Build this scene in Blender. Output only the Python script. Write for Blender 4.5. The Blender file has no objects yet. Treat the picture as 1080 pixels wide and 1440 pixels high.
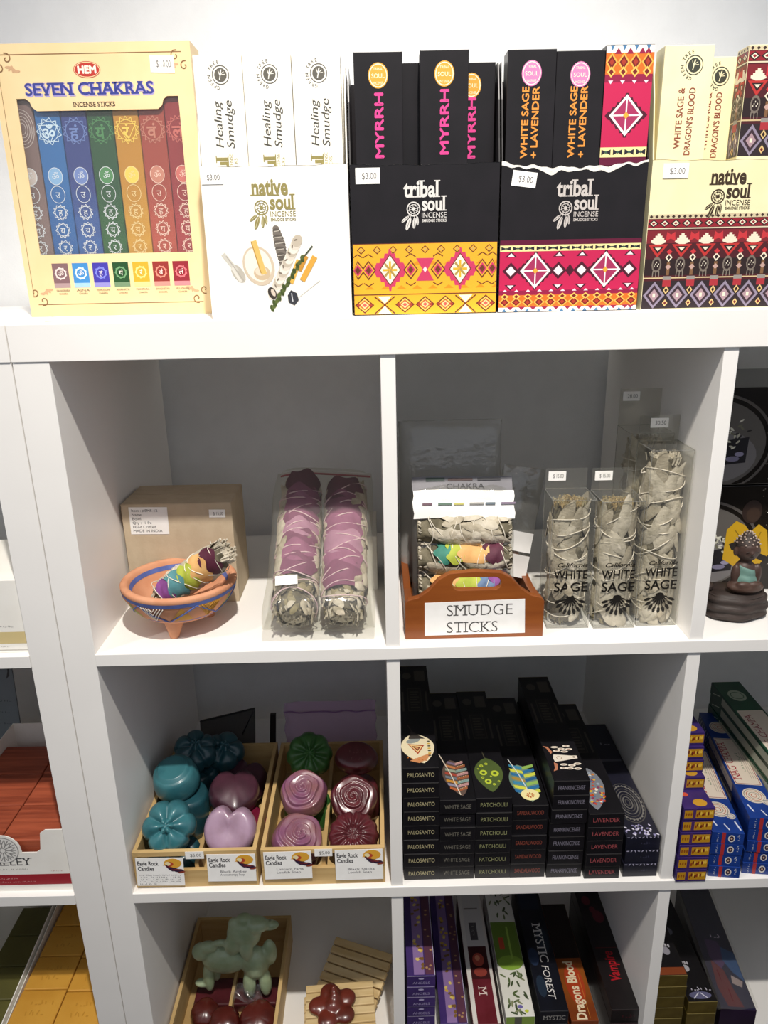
import bpy, bmesh, math, random
from mathutils import Vector, Matrix, Euler, noise

# ---------------------------------------------------------------- camera, world, lights, exposure
# all builder coordinates are centimetres: x right, y into the shelf, z up from the shop floor
S = 0.01
scene = bpy.context.scene
COL = scene.collection
pi = math.pi

cam_data = bpy.data.cameras.new('camera')
cam = bpy.data.objects.new('camera', cam_data)
COL.objects.link(cam)
scene.camera = cam
cam_data.sensor_fit = 'VERTICAL'
cam_data.sensor_height = 36.0
cam_data.lens = 36.0 * 1058.7 / 1440.0
cam_data.clip_start = 0.02
PITCH, YAW, ROLL = math.radians(18.35), math.radians(0.313), math.radians(1.176)
fwd = Vector((math.sin(YAW) * math.cos(PITCH), math.cos(YAW) * math.cos(PITCH), -math.sin(PITCH)))
rgt = Vector((math.cos(YAW), -math.sin(YAW), 0))
dwn = fwd.cross(rgt)
r2 = math.cos(ROLL) * rgt + math.sin(ROLL) * dwn
d2 = -math.sin(ROLL) * rgt + math.cos(ROLL) * dwn
cm = Matrix.Identity(4)
for i in range(3):
    cm[i][0], cm[i][1], cm[i][2] = r2[i], -d2[i], -fwd[i]
cm.translation = Vector((33.434, -77.966, 152.214)) * S
cam.matrix_world = cm

world = bpy.data.worlds.new('shop_ambient')
scene.world = world
world.use_nodes = True
world.node_tree.nodes['Background'].inputs[0].default_value = (0.86, 0.9, 1.0, 1)
world.node_tree.nodes['Background'].inputs[1].default_value = 0.52

def spot(name, loc, target, watts, size, cone, colour):
    d = bpy.data.lights.new(name, 'SPOT')
    d.energy = watts; d.spot_size = math.radians(cone); d.spot_blend = 1.0
    d.shadow_soft_size = size * S; d.color = colour
    o = bpy.data.objects.new(name, d); COL.objects.link(o)
    o.location = Vector(loc) * S
    o.rotation_euler = (Vector(target) - Vector(loc)).to_track_quat('-Z', 'Y').to_euler()
    return o
spot('ceiling_spot', (43, -88, 284), (41, 6, 146), 186, 2.2, 58, (1.0, 0.94, 0.86))
spot('ceiling_spot', (-120, -95, 284), (-20, 0, 110), 50, 2.5, 80, (1.0, 0.92, 0.82))

scene.view_settings.view_transform = 'Standard'
scene.view_settings.look = 'None'
scene.view_settings.gamma = 1.0
scene.view_settings.use_curve_mapping = False
scene.view_settings.exposure = 0.0
scene.cycles.diffuse_bounces = 8
scene.cycles.transparent_max_bounces = 24

# ---------------------------------------------------------------- helpers
def lin(c):
    c = c.lstrip('#')
    out = []
    for i in (0, 2, 4):
        v = int(c[i:i+2], 16) / 255
        out.append(v / 12.92 if v <= 0.04045 else ((v + 0.055) / 1.055) ** 2.4)
    return (out[0], out[1], out[2], 1)

MATS = {}
def mat(name, col, rough=0.5, col2=None, scale=60, bump=0.0, bscale=None, metal=0.0, coat=0.0, sss=0.0,
        stretch=None, detail=3, kind='noise', spec=0.5, trans=0.0, lo=0.4, hi=0.62):
    if name in MATS: return MATS[name]
    m = bpy.data.materials.new(name); m.use_nodes = True
    nt = m.node_tree; N = nt.nodes; L = nt.links
    b = N['Principled BSDF']
    b.inputs['Roughness'].default_value = rough
    b.inputs['Metallic'].default_value = metal
    b.inputs['Specular IOR Level'].default_value = spec
    if coat: b.inputs['Coat Weight'].default_value = coat; b.inputs['Coat Roughness'].default_value = 0.12
    if sss:
        b.inputs['Subsurface Weight'].default_value = sss
        b.inputs['Subsurface Radius'].default_value = (0.006, 0.004, 0.003)
        b.inputs['Subsurface Scale'].default_value = 1.0
    if trans: b.inputs['Transmission Weight'].default_value = trans
    tc = N.new('ShaderNodeTexCoord'); mp = N.new('ShaderNodeMapping')
    L.new(tc.outputs['Object'], mp.inputs['Vector'])
    if stretch: mp.inputs['Scale'].default_value = stretch
    c1 = lin(col); c2 = lin(col2) if col2 else tuple(min(1, x * 0.93) for x in c1[:3]) + (1,)
    if kind == 'wave':
        tx = N.new('ShaderNodeTexWave'); tx.inputs['Scale'].default_value = scale
        tx.inputs['Distortion'].default_value = 6; tx.inputs['Detail'].default_value = detail
        out = tx.outputs['Color']
    else:
        tx = N.new('ShaderNodeTexNoise'); tx.inputs['Scale'].default_value = scale
        tx.inputs['Detail'].default_value = detail
        out = tx.outputs['Fac']
    L.new(mp.outputs['Vector'], tx.inputs['Vector'])
    rp = N.new('ShaderNodeValToRGB')
    rp.color_ramp.elements[0].position = lo; rp.color_ramp.elements[1].position = hi
    rp.color_ramp.elements[0].color = c1; rp.color_ramp.elements[1].color = c2
    L.new(out, rp.inputs['Fac']); L.new(rp.outputs['Color'], b.inputs['Base Color'])
    if bump:
        nb = N.new('ShaderNodeTexNoise'); nb.inputs['Scale'].default_value = bscale or scale * 2
        nb.inputs['Detail'].default_value = 4
        L.new(mp.outputs['Vector'], nb.inputs['Vector'])
        bp = N.new('ShaderNodeBump'); bp.inputs['Strength'].default_value = bump
        bp.inputs['Distance'].default_value = 0.002
        L.new(nb.outputs['Fac'], bp.inputs['Height']); L.new(bp.outputs['Normal'], b.inputs['Normal'])
    MATS[name] = m
    return m

def plastic(name, tint='#ffffff', haze=0.06, gloss=0.08, bump=0.5, bscale=90):
    """thin clear film: passes light, a little haze, glossy creases"""
    if name in MATS: return MATS[name]
    m = bpy.data.materials.new(name); m.use_nodes = True
    nt = m.node_tree; N = nt.nodes; L = nt.links
    N.remove(N['Principled BSDF'])
    out = N['Material Output']
    tr = N.new('ShaderNodeBsdfTransparent'); tr.inputs[0].default_value = lin(tint)
    gl = N.new('ShaderNodeBsdfGlossy'); gl.inputs['Roughness'].default_value = 0.12
    df = N.new('ShaderNodeBsdfDiffuse'); df.inputs[0].default_value = (0.8, 0.8, 0.78, 1)
    m1 = N.new('ShaderNodeMixShader'); m1.inputs[0].default_value = haze
    L.new(tr.outputs[0], m1.inputs[1]); L.new(df.outputs[0], m1.inputs[2])
    m2 = N.new('ShaderNodeMixShader'); m2.inputs[0].default_value = gloss
    L.new(m1.outputs[0], m2.inputs[1]); L.new(gl.outputs[0], m2.inputs[2])
    tc = N.new('ShaderNodeTexCoord'); nz = N.new('ShaderNodeTexNoise')
    nz.inputs['Scale'].default_value = bscale; nz.inputs['Detail'].default_value = 3
    L.new(tc.outputs['Object'], nz.inputs['Vector'])
    bp = N.new('ShaderNodeBump'); bp.inputs['Strength'].default_value = bump; bp.inputs['Distance'].default_value = 0.004
    L.new(nz.outputs['Fac'], bp.inputs['Height']); L.new(bp.outputs['Normal'], gl.inputs['Normal'])
    L.new(m2.outputs[0], out.inputs['Surface'])
    MATS[name] = m
    return m

def ink_mat(name='printed_ink', rough=0.38, metal=0.0):
    if name in MATS: return MATS[name]
    m = bpy.data.materials.new(name); m.use_nodes = True
    N = m.node_tree.nodes; L = m.node_tree.links
    a = N.new('ShaderNodeAttribute'); a.attribute_name = 'ink'
    b = N['Principled BSDF']; b.inputs['Roughness'].default_value = rough; b.inputs['Metallic'].default_value = metal
    L.new(a.outputs['Color'], b.inputs['Base Color'])
    MATS[name] = m
    return m

def props(o, label=None, cat=None, group=None, kind=None):
    if label: o['label'] = label
    if cat: o['category'] = cat
    if group: o['group'] = group
    if kind: o['kind'] = kind
    return o

def place(o, parent=None, loc=None, rot=None):
    COL.objects.link(o)
    if parent: o.parent = parent
    if loc: o.location = Vector(loc) * S
    if rot: o.rotation_euler = tuple(math.radians(a) for a in rot)
    return o

def thing(name, label, cat, loc=(0, 0, 0), rot=None, group=None):
    o = bpy.data.objects.new(name, None); o.empty_display_size = 0.02
    place(o, None, loc, rot)
    return props(o, label, cat, group)

class MB:
    """collects shapes in centimetres and links them as one mesh object"""
    def __init__(s): s.v = []; s.f = []; s.m = []
    def add(s, vs, fs, m=0):
        k = len(s.v); s.v += [tuple(p) for p in vs]; s.f += [tuple(i + k for i in f) for f in fs]; s.m += [m] * len(fs)
        return s
    def box(s, x0, x1, y0, y1, z0, z1, m=0):
        return s.add([(x0, y0, z0), (x1, y0, z0), (x1, y1, z0), (x0, y1, z0), (x0, y0, z1), (x1, y0, z1), (x1, y1, z1), (x0, y1, z1)],
                     [(0, 3, 2, 1), (4, 5, 6, 7), (0, 1, 5, 4), (1, 2, 6, 5), (2, 3, 7, 6), (3, 0, 4, 7)], m)
    def prism(s, poly, a, b, axis='y', m=0):
        n = len(poly)
        f = {'y': lambda p, t: (p[0], t, p[1]), 'x': lambda p, t: (t, p[0], p[1]), 'z': lambda p, t: (p[0], p[1], t)}[axis]
        vs = [f(p, a) for p in poly] + [f(p, b) for p in poly]
        fs = [tuple(range(n)), tuple(range(2 * n - 1, n - 1, -1))] + [(i, i + n, (i + 1) % n + n, (i + 1) % n) for i in range(n)]
        return s.add(vs, fs, m)
    def grid(s, fn, nu, nv, wrap=False, m=0):
        vs = [fn(i / (nu if wrap else nu - 1), j / (nv - 1)) for j in range(nv) for i in range(nu)]
        fs = []
        for j in range(nv - 1):
            for i in range(nu if wrap else nu - 1):
                i2 = (i + 1) % nu
                fs.append((j * nu + i, j * nu + i2, (j + 1) * nu + i2, (j + 1) * nu + i))
        return s.add(vs, fs, m)
    def lathe(s, prof, n=24, c=(0, 0, 0), m=0):
        k = len(prof)
        return s.grid(lambda u, w: (c[0] + prof[round(w * (k - 1))][0] * math.cos(2 * pi * u), c[1] + prof[round(w * (k - 1))][0] * math.sin(2 * pi * u), c[2] + prof[round(w * (k - 1))][1]), n, k, True, m)
    def ball(s, c, r, n=14, k=9, m=0):
        if not hasattr(r, '__len__'): r = (r, r, r)
        return s.grid(lambda u, w: (c[0] + r[0] * math.sin(pi * w) * math.cos(2 * pi * u), c[1] + r[1] * math.sin(pi * w) * math.sin(2 * pi * u), c[2] - r[2] * math.cos(pi * w)), n, k, True, m)
    def tube(s, pts, r, n=6, m=0, rr=None):
        P = [Vector(p) for p in pts]; rings = []
        up = Vector((0.13, 0.31, 0.94))
        for i, p in enumerate(P):
            t = (P[min(i + 1, len(P) - 1)] - P[max(i - 1, 0)]).normalized()
            a = t.cross(up)
            if a.length < 1e-3: a = t.cross(Vector((1, 0, 0)))
            a.normalize(); b = t.cross(a)
            q = rr[i] if rr else r
            rings.append([p + (a * math.cos(2 * pi * k / n) + b * math.sin(2 * pi * k / n)) * q for k in range(n)])
        vs = [v for g in rings for v in g]; fs = []
        for i in range(len(P) - 1):
            for k in range(n): fs.append((i * n + k, i * n + (k + 1) % n, (i + 1) * n + (k + 1) % n, (i + 1) * n + k))
        fs.append(tuple(range(n - 1, -1, -1))); fs.append(tuple(range((len(P) - 1) * n, len(P) * n)))
        return s.add(vs, fs, m)
    def mesh(s, name, mats, smooth=False):
        me = bpy.data.meshes.new(name)
        me.from_pydata([(x * S, y * S, z * S) for x, y, z in s.v], [], s.f)
        for m in (mats if isinstance(mats, (list, tuple)) else [mats]): me.materials.append(m)
        for p, k in zip(me.polygons, s.m): p.material_index = k; p.use_smooth = smooth
        bm = bmesh.new(); bm.from_mesh(me); bmesh.ops.recalc_face_normals(bm, faces=bm.faces); bm.to_mesh(me); bm.free()
        me.update()
        return me
    def build(s, name, mats, parent=None, loc=None, rot=None, smooth=False, bevel=0, seg=2, weld=False):
        me = s.mesh(name, mats, smooth)
        o = bpy.data.objects.new(name, me)
        place(o, parent, loc, rot)
        if weld:
            w = o.modifiers.new('weld', 'WELD'); w.merge_threshold = 0.00002
        if bevel:
            b = o.modifiers.new('bevel', 'BEVEL'); b.width = bevel * S; b.segments = seg; b.limit_method = 'ANGLE'; b.angle_limit = 0.7
        return o

def dup(root, loc=None, rot=None, label=None, parent=None, group=None):
    r = root.copy(); COL.objects.link(r); r.parent = parent
    if loc: r.location = Vector(loc) * S
    if rot: r.rotation_euler = tuple(math.radians(a) for a in rot)
    if label: r['label'] = label
    if group: r['group'] = group
    for ch in list(root.children):
        c = ch.copy(); COL.objects.link(c); c.parent = r
        for g in list(ch.children):
            d = g.copy(); COL.objects.link(d); d.parent = c
    return r

# lettering: outlines of the built-in typeface, turned into flat print
_TXT = {}
def text_tris(string, bold=0.0, serif=False, res=3):
    key = (string, bold, serif, res)
    if key in _TXT: return _TXT[key]
    cu = bpy.data.curves.new('txt', 'FONT'); cu.body = string; cu.size = 1.0; cu.resolution_u = res; cu.offset = bold
    ob = bpy.data.objects.new('txt', cu)
    me = bpy.data.meshes.new_from_object(ob)
    V = [(v.co.x, v.co.y) for v in me.vertices]
    F = [list(p.vertices) for p in me.polygons]
    if serif:
        cnt = {}
        for f in F:
            for i in range(len(f)):
                e = tuple(sorted((f[i], f[(i + 1) % len(f)]))); cnt[e] = cnt.get(e, 0) + 1
        top = max([v[1] for v in V] or [0.7])
        caps = {}
        for e, c in cnt.items():
            if c == 1:
                (xa, ya), (xb, yb) = V[e[0]], V[e[1]]
                if abs(ya - yb) < 1e-4 and abs(xa - xb) < 0.24:
                    for yy, sg in ((0.0 - bold, 1), (0.69, -1), (0.729 + bold, -1), (top, -1)):
                        if abs(ya - yy) < 0.03: caps[(round((xa + xb) / 2, 2), sg)] = (min(xa, xb), max(xa, xb), ya, sg)
        for (xa, xb, y, sg) in caps.values():
            k = len(V); V += [(xa - 0.11, y), (xb + 0.11, y), (xb + 0.11, y + sg * 0.055), (xa - 0.11, y + sg * 0.055)]
            F.append([k, k + 1, k + 2, k + 3])
    bpy.data.objects.remove(ob); bpy.data.curves.remove(cu); bpy.data.meshes.remove(me)
    _TXT[key] = (V, F)
    return _TXT[key]
CAP = max(v[1] for v in text_tris('H')[0])

class Ink:
    """flat coloured print: layered polygons on one face of a thing"""
    def __init__(s): s.p = []
    def poly(s, c, pts, l=0): s.p.append((l, c, pts)); return s
    def clamp(s, i0, u0, u1, v0, v1):
        for i in range(i0, len(s.p)):
            l, c, pts = s.p[i]; s.p[i] = (l, c, [(min(max(u, u0), u1), min(max(v, v0), v1)) for u, v in pts])
    def rect(s, c, u0, v0, u1, v1, l=0): return s.poly(c, [(u0, v0), (u1, v0), (u1, v1), (u0, v1)], l)
    def ell(s, c, u, v, a, b=None, l=0, n=20, rot=0):
        b = b or a; cr, sr = math.cos(rot), math.sin(rot)
        return s.poly(c, [(u + a * math.cos(2*pi*i/n) * cr - b * math.sin(2*pi*i/n) * sr, v + a * math.cos(2*pi*i/n) * sr + b * math.sin(2*pi*i/n) * cr) for i in range(n)], l)
    def ring(s, c, u, v, a, w, l=0, n=24, b=None):
        b = b or a
        for i in range(n):
            t0, t1 = 2 * pi * i / n, 2 * pi * (i + 1) / n
            s.poly(c, [(u + a * math.cos(t0), v + b * math.sin(t0)), (u + a * math.cos(t1), v + b * math.sin(t1)),
                       (u + (a - w) * math.cos(t1), v + (b - w) * math.sin(t1)), (u + (a - w) * math.cos(t0), v + (b - w) * math.sin(t0))], l)
        return s
    def dia(s, c, u, v, a, b, l=0): return s.poly(c, [(u - a, v), (u, v - b), (u + a, v), (u, v + b)], l)
    def tri(s, c, u, v, a, h, l=0): return s.poly(c, [(u - a, v), (u + a, v), (u, v + h)] if h > 0 else [(u - a, v), (u, v + h), (u + a, v)], l)
    def line(s, c, pts, w, l=0):
        for (a, b), (c2, d) in zip(pts, pts[1:]):
            n = math.hypot(c2 - a, d - b) or 1; x, y = -(d - b) / n * w / 2, (c2 - a) / n * w / 2
            s.poly(c, [(a + x, b + y), (a - x, b - y), (c2 - x, d - y), (c2 + x, d + y)], l)
        return s
    def text(s, c, string, u, v, h, w=None, align='c', rot=0, l=0, bold=0.0, serif=False, shear=0, sx=1.0, arc=None):
        V, F = text_tris(string, bold, serif)
        if not V: return s
        x0 = min(p[0] for p in V); x1 = max(p[0] for p in V); k = h / CAP
        kx = (w / (x1 - x0)) if w else k * sx
        off = {'c': (x0 + x1) / 2, 'l': x0, 'r': x1}[align]
        cr, sr = math.cos(rot), math.sin(rot)
        Q = []
        for x, y in V:
            X = (x - off) * kx + shear * y * k; Y = y * k
            Q.append((u + X * cr - Y * sr, v + X * sr + Y * cr))
        for f in F: s.p.append((l, c, [Q[i] for i in f]))
        return s
    def scribble(s, c, u, v, w, h, rot=0, l=2, seed=1):
        """a line of print too small to read: short pen strokes"""
        rg = random.Random(seed); n = max(3, int(w / (h * .55))); cr, sr = math.cos(rot), math.sin(rot); x = 0
        for i in range(n):
            x += w / n
            if rg.random() < .15: continue
            a, b = rg.uniform(0, .25) * h, rg.uniform(.6, 1) * h; k_ = rg.uniform(-.25, .25) * h
            P = [(x, a), (x + k_, b)] if rg.random() < .7 else [(x, a), (x + .4 * h, a)]
            s.line(c, [(u + X * cr - Y * sr, v + X * sr + Y * cr) for X, Y in P], h * .2, l)
        return s
    def heavy(s, c, string, u, v, h, d=.03, **k):
        """bold lettering: the same outline struck four times, slightly apart"""
        for dx, dy in ((-d, 0), (d, 0), (0, -d), (0, d)): s.text(c, string, u + dx, v + dy, h, **k)
        return s
    def arctext(s, c, string, u, v, r, h, a0, da, l=0, bold=0.0):
        for i, ch in enumerate(string):
            a = a0 - da * i
            s.text(c, ch, u + r * math.cos(a), v + r * math.sin(a), h, rot=a - pi / 2, l=l, bold=bold)
        return s
    def build(s, name, parent, O, U=(1, 0, 0), V=(0, 0, 1), mat_=None, lift=0.012, warp=None):
        O, U, V = Vector(O), Vector(U), Vector(V); Nn = U.cross(V).normalized()
        vs, fs, cs = [], [], []
        for i_, (l, c, pts) in enumerate(s.p):
            k = len(vs)
            for u, v in pts:
                q = O + U * u + V * v + Nn * (lift + 0.004 * l + 0.00008 * (i_ % 48))
                vs.append(tuple(q * S))
            fs.append(tuple(range(k, k + len(pts)))); cs.append(lin(c))
        me = bpy.data.meshes.new(name); me.from_pydata(vs, [], fs)
        me.materials.append(mat_ or ink_mat())
        at = me.color_attributes.new('ink', 'FLOAT_COLOR', 'CORNER')
        for p, c in zip(me.polygons, cs):
            for li in p.loop_indices: at.data[li].color = c
        o = bpy.data.objects.new(name, me)
        return place(o, parent)

ORD = ['lowest', 'second', 'third', 'fourth', 'fifth', 'sixth', 'seventh', 'eighth', 'ninth', 'tenth', 'eleventh', 'twelfth']
def up(k, n):
    return 'lowest' if k == 0 else 'topmost' if k == n - 1 else ORD[k] + ' from bottom'
def rnd(a, b): return random.uniform(a, b)
random.seed(7)

# ---------------------------------------------------------------- materials of the place
WHITE = mat('white_laminate', '#f3f1ed', 0.42, '#f0eeea', 8, bump=0.03, bscale=400)
WALL = mat('wall_paint', '#eceeef', 0.85, '#e9ebec', 30, bump=0.15, bscale=500)
KRAFT = mat('kraft_card', '#c2b196', 0.85, '#bcaa8f', 60, bump=0.1, bscale=300)
CREAM = mat('cream_card', '#ead0a0', 0.45, '#e6ca98', 20)
WCARD = mat('white_card', '#f3f1ea', 0.4, '#efece4', 20)
PALE = mat('pale_cream_card', '#efe6bb', 0.45, '#eae0b2', 20)
BLACK = mat('black_card', '#131012', 0.32, '#181417', 30)
SATIN = mat('black_satin_card', '#0d0c10', 0.42, '#121015', 30)
TORN = mat('torn_paper_edge', '#e9e6e0', 0.9, '#dcd8d0', 200, bump=0.3)
PAPER = mat('paper', '#f4f3f0', 0.7, '#efeeea', 60)
TAGM = mat('price_sticker', '#fbfaf6', 0.6, '#f5f4ee', 60)
PINE = mat('pine_tray_wood', '#cfb27c', 0.6, '#b8965f', 9, stretch=(1, 1, 9), bump=0.08, bscale=60, lo=0.3, hi=0.7)
CADDY = mat('stained_caddy_wood', '#93511f', 0.42, '#7d3f15', 7, stretch=(1, 1, 12), bump=0.06, bscale=40, lo=0.25, hi=0.75, coat=0.2)
LATH = mat('pale_lath_wood', '#d9c294', 0.6, '#c6a973', 8, stretch=(1, 9, 9), lo=0.3, hi=0.7)
TERRA = mat('terracotta', '#cf9572', 0.85, '#c48763', 30, bump=0.12, bscale=200)
SAGE = mat('dried_sage_leaf', '#bfb5a0', 0.85, '#978d78', 90, bump=0.5, bscale=300, lo=0.3, hi=0.7)
SAGE2 = mat('dried_sage_leaf_pale', '#d3cab8', 0.85, '#aaa28e', 70, bump=0.5, bscale=260, lo=0.3, hi=0.7)
SAGED = mat('dried_sage_stem', '#a59a78', 0.9, '#776d50', 120, bump=0.6, lo=0.3, hi=0.7)
SEED = mat('dry_seed_heads', '#c2ab7c', 0.9, '#8f7a4f', 200, bump=0.6, lo=0.3, hi=0.7)
TWINE = mat('cotton_twine', '#e6dfd0', 0.8, '#d8cfbd', 200, bump=0.3)
PINKTW = mat('pink_twine', '#e6cfd2', 0.8, '#d9b8bf', 200, bump=0.3)
CLEAR = plastic('clear_film', '#f6f6f3', 0.05, 0.06, 0.6, 60)
CELLO = plastic('crisp_cellophane', '#f4f4f1', 0.045, 0.07, 0.25, 30)
HAZY = plastic('cloudy_poly_bag', '#e0e0dc', 0.34, 0.08, 0.8, 50)

# ---------------------------------------------------------------- the room and the shelving
F0, F1, F2, F3 = 147.0, 109.7, 74.59, 39.48
W, T, OUT, D = 33.8, 1.56, 3.75, 39.3
TOPZ = 143.25
props(MB().box(-180, 260, 41.5, 51.5, 0, 290).build('wall_back', WALL), kind='structure')
FLOORM = mat('shop_floor', '#4a423b', 0.5, '#3f3832', 4, bump=0.05)
props(MB().box(-180, 260, -260, 51.5, -4, 0).build('floor', FLOORM), kind='structure')
# unseen dark slab added behind the camera to keep ambient light off the lower rows
BLOCKER = mat('blocker_dark', '#2c221c', 0.6, '#241b16', 6, stretch=(1, 1, 0.1))
props(MB().box(-180, 260, -172, -162, 0, 126).build('light_blocker', BLOCKER), kind='structure')
SKIRT = mat('skirting_white', '#e4e2de', 0.5)
props(MB().box(-180, 260, 40.3, 41.5, 0, 8).build('baseboard_back', SKIRT), kind='structure')

def shelf_unit(x_in, cols, label, rec=0.25):
    x0 = x_in - OUT; x1 = x_in + cols * W + (cols - 1) * T + OUT
    t = thing('cube_shelf_unit', label, 'shelf', (x0, 0, 0))
    def b(name, xa, xb, ya, yb, za, zb): return MB().box(xa - x0, xb - x0, ya, yb, za, zb).build(name, WHITE, t, bevel=0.06)
    b('top_panel', x0, x1, 0, D, TOPZ, F0)
    b('base_panel', x0, x1, 0, D, 0, OUT)
    b('side_panel', x0, x0 + OUT, rec * 0.6, D, OUT, TOPZ)
    b('side_panel', x1 - OUT, x1, rec * 0.6, D, OUT, TOPZ)
    for zt in (F1, F2, F3): b('shelf_board', x0 + OUT, x1 - OUT, 0, D, zt - T, zt)
    for i in range(1, cols):
        xa = x_in + i * W + (i - 1) * T
        for za, zb in ((F1, TOPZ), (F2, F1 - T), (F3, F2 - T), (OUT, F3 - T)):
            b('divider', xa, xa + T, rec, D, za, zb)
    # cam-lock holes drilled in the left side panel
    for zz in (TOPZ - 1.6, F1 + 30.2):
        MB().lathe([(0, 0), (0.18, 0), (0.18, 0.05)], 10).build('cam_hole', BLACK, t, loc=(OUT + 0.005, D - 3, zz), rot=(0, 90, 0))
    return t
shelf_unit(0, 4, 'white open cube shelf unit holding the incense boxes and smudge sticks')
shelf_unit(-OUT * 2 - 2 * W - T - 0.12, 2, 'white open cube shelf unit holding the soap cartons, beside the incense unit')

# ================================================================ TOP OF THE SHELF: incense cartons
def price(parent, O, U, V, w, h, txt, tilt=0.0, name='price_sticker', tc='#6f6c69'):
    """a small paper price sticker lying on a face"""
    U = Vector(U).normalized(); V = Vector(V).normalized(); N = U.cross(V)
    O = Vector(O)
    mid = O + U * w / 2 + V * h / 2
    U2 = U * math.cos(tilt) + V * math.sin(tilt); V2 = N.cross(U2)
    O = mid - U2 * w / 2 - V2 * h / 2
    b = MB()
    q = [O, O + U2 * w, O + U2 * w + V2 * h, O + V2 * h]
    b.add([p + N * 0.012 for p in q] + [p + N * 0.045 for p in q], [(0, 1, 2, 3), (4, 5, 6, 7), (0, 1, 5, 4), (1, 2, 6, 5), (2, 3, 7, 6), (3, 0, 4, 7)])
    o = b.build(name, TAGM, parent)
    ink = Ink().text(tc, txt, w * 0.56, h * 0.3, h * 0.4, w=w * 0.6)
    ink.build('price_digits', o, O + N * 0.045, U2, V2)
    return o

def dreamcatcher(k, c, c2, u, v, s, l=3):
    k.ring(c, u, v, s, s * 0.16, l); k.ring(c, u, v, s * 0.66, s * 0.1, l, n=14); k.ell(c, u, v, s * 0.26, l=l, n=10)
    for i in range(8):
        a = i * pi / 4; k.line(c, [(u + s * .2 * math.cos(a), v + s * .2 * math.sin(a)), (u + s * .9 * math.cos(a + .3), v + s * .9 * math.sin(a + .3))], s * .06, l)
    for dx, dy, a, L in ((-1.2, -1.35, 0.9, 1.1), (-0.75, -2.0, 0.35, 1.5), (0.1, -1.9, 0.1, 1.25), (0.55, -1.6, -.05, 1.0)):
        x, y = u + dx * s, v + dy * s; ca, sa = math.cos(-pi/2 - a), math.sin(-pi/2 - a)
        k.line(c, [(u + dx * s * .4, v - s * .7), (x - ca * L * s * .45, y - sa * L * s * .45)], s * .07, l)
        k.ell(c, x, y, L * s * .62, L * s * .2, l, 10, rot=math.atan2(sa, ca))
        k.line(c2, [(x - ca * L * s * .5, y - sa * L * s * .5), (x + ca * L * s * .5, y + sa * L * s * .5)], s * .05, l + 1)

def soul_logo(k, word, c, c2, u, v, s):
    """word over 'soul', with a dreamcatcher hanging at the left"""
    k.text(c, word, u - .3 * s, v, s * 1.45, w=s * 3.7, bold=0.03, serif=True, l=3)
    k.text(c, 'soul', u + s * 0.95, v - s * 1.3, s * 1.3, w=s * 2.5, bold=0.03, serif=True, l=3)
    k.text(c, 'INCENSE', u + s * 0.95, v - s * 2.0, s * 0.5, w=s * 2.5, l=3)
    k.text(c, 'SMUDGE STICKS', u + s * 0.95, v - s * 2.4, s * 0.26, w=s * 2.5, bold=0.02, l=3)
    dreamcatcher(k, c, c2, u - s * 1.15, v - s * 1.15, s * 0.7)

def tree_stamp(k, c, bg, u, v, r, l=2):
    k.ring(c, u, v, r, r * 0.09, l, n=22); k.ell(c, u, v, r * 0.72, l=l, n=16)
    k.line(bg, [(u + r * .1, v + r * .55), (u - r * .15, v - r * .5)], r * .1, l + 1)
    for a in (-1.1, -.5, .3, .9): k.line(bg, [(u - r * .1, v), (u + r * .5 * math.cos(a + 1.2), v + r * .5 * math.sin(a + 1.2))], r * .07, l + 1)
    k.arctext(c, 'GREEN TREE', u, v, r * 1.18, r * 0.34, pi * 1.42, 0.3, l)

def star_med(k, u, v, s, c_step, c_edge, l=2):
    for i in range(4):
        w = s * (1.0 - i * 0.24); h = s * (0.34 + i * 0.26)
        k.rect(c_step, u - w, v - h, u + w, v + h, l)
    k.dia('#f5efe0', u, v, s * .56, s * .72, l + 2)
    for i in range(8):
        a = i * pi / 4; k.line('#b7a86d' if i % 2 else c_edge, [(u, v), (u + s * .52 * math.cos(a), v + s * .6 * math.sin(a))], s * .11, l + 3)

def clamped(fn, k, u0, u1, v0, v1, *a):
    i0 = len(k.p); fn(k, u0, u1, v0, v1, *a); k.clamp(i0, u0, u1, v0, v1)

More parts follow.
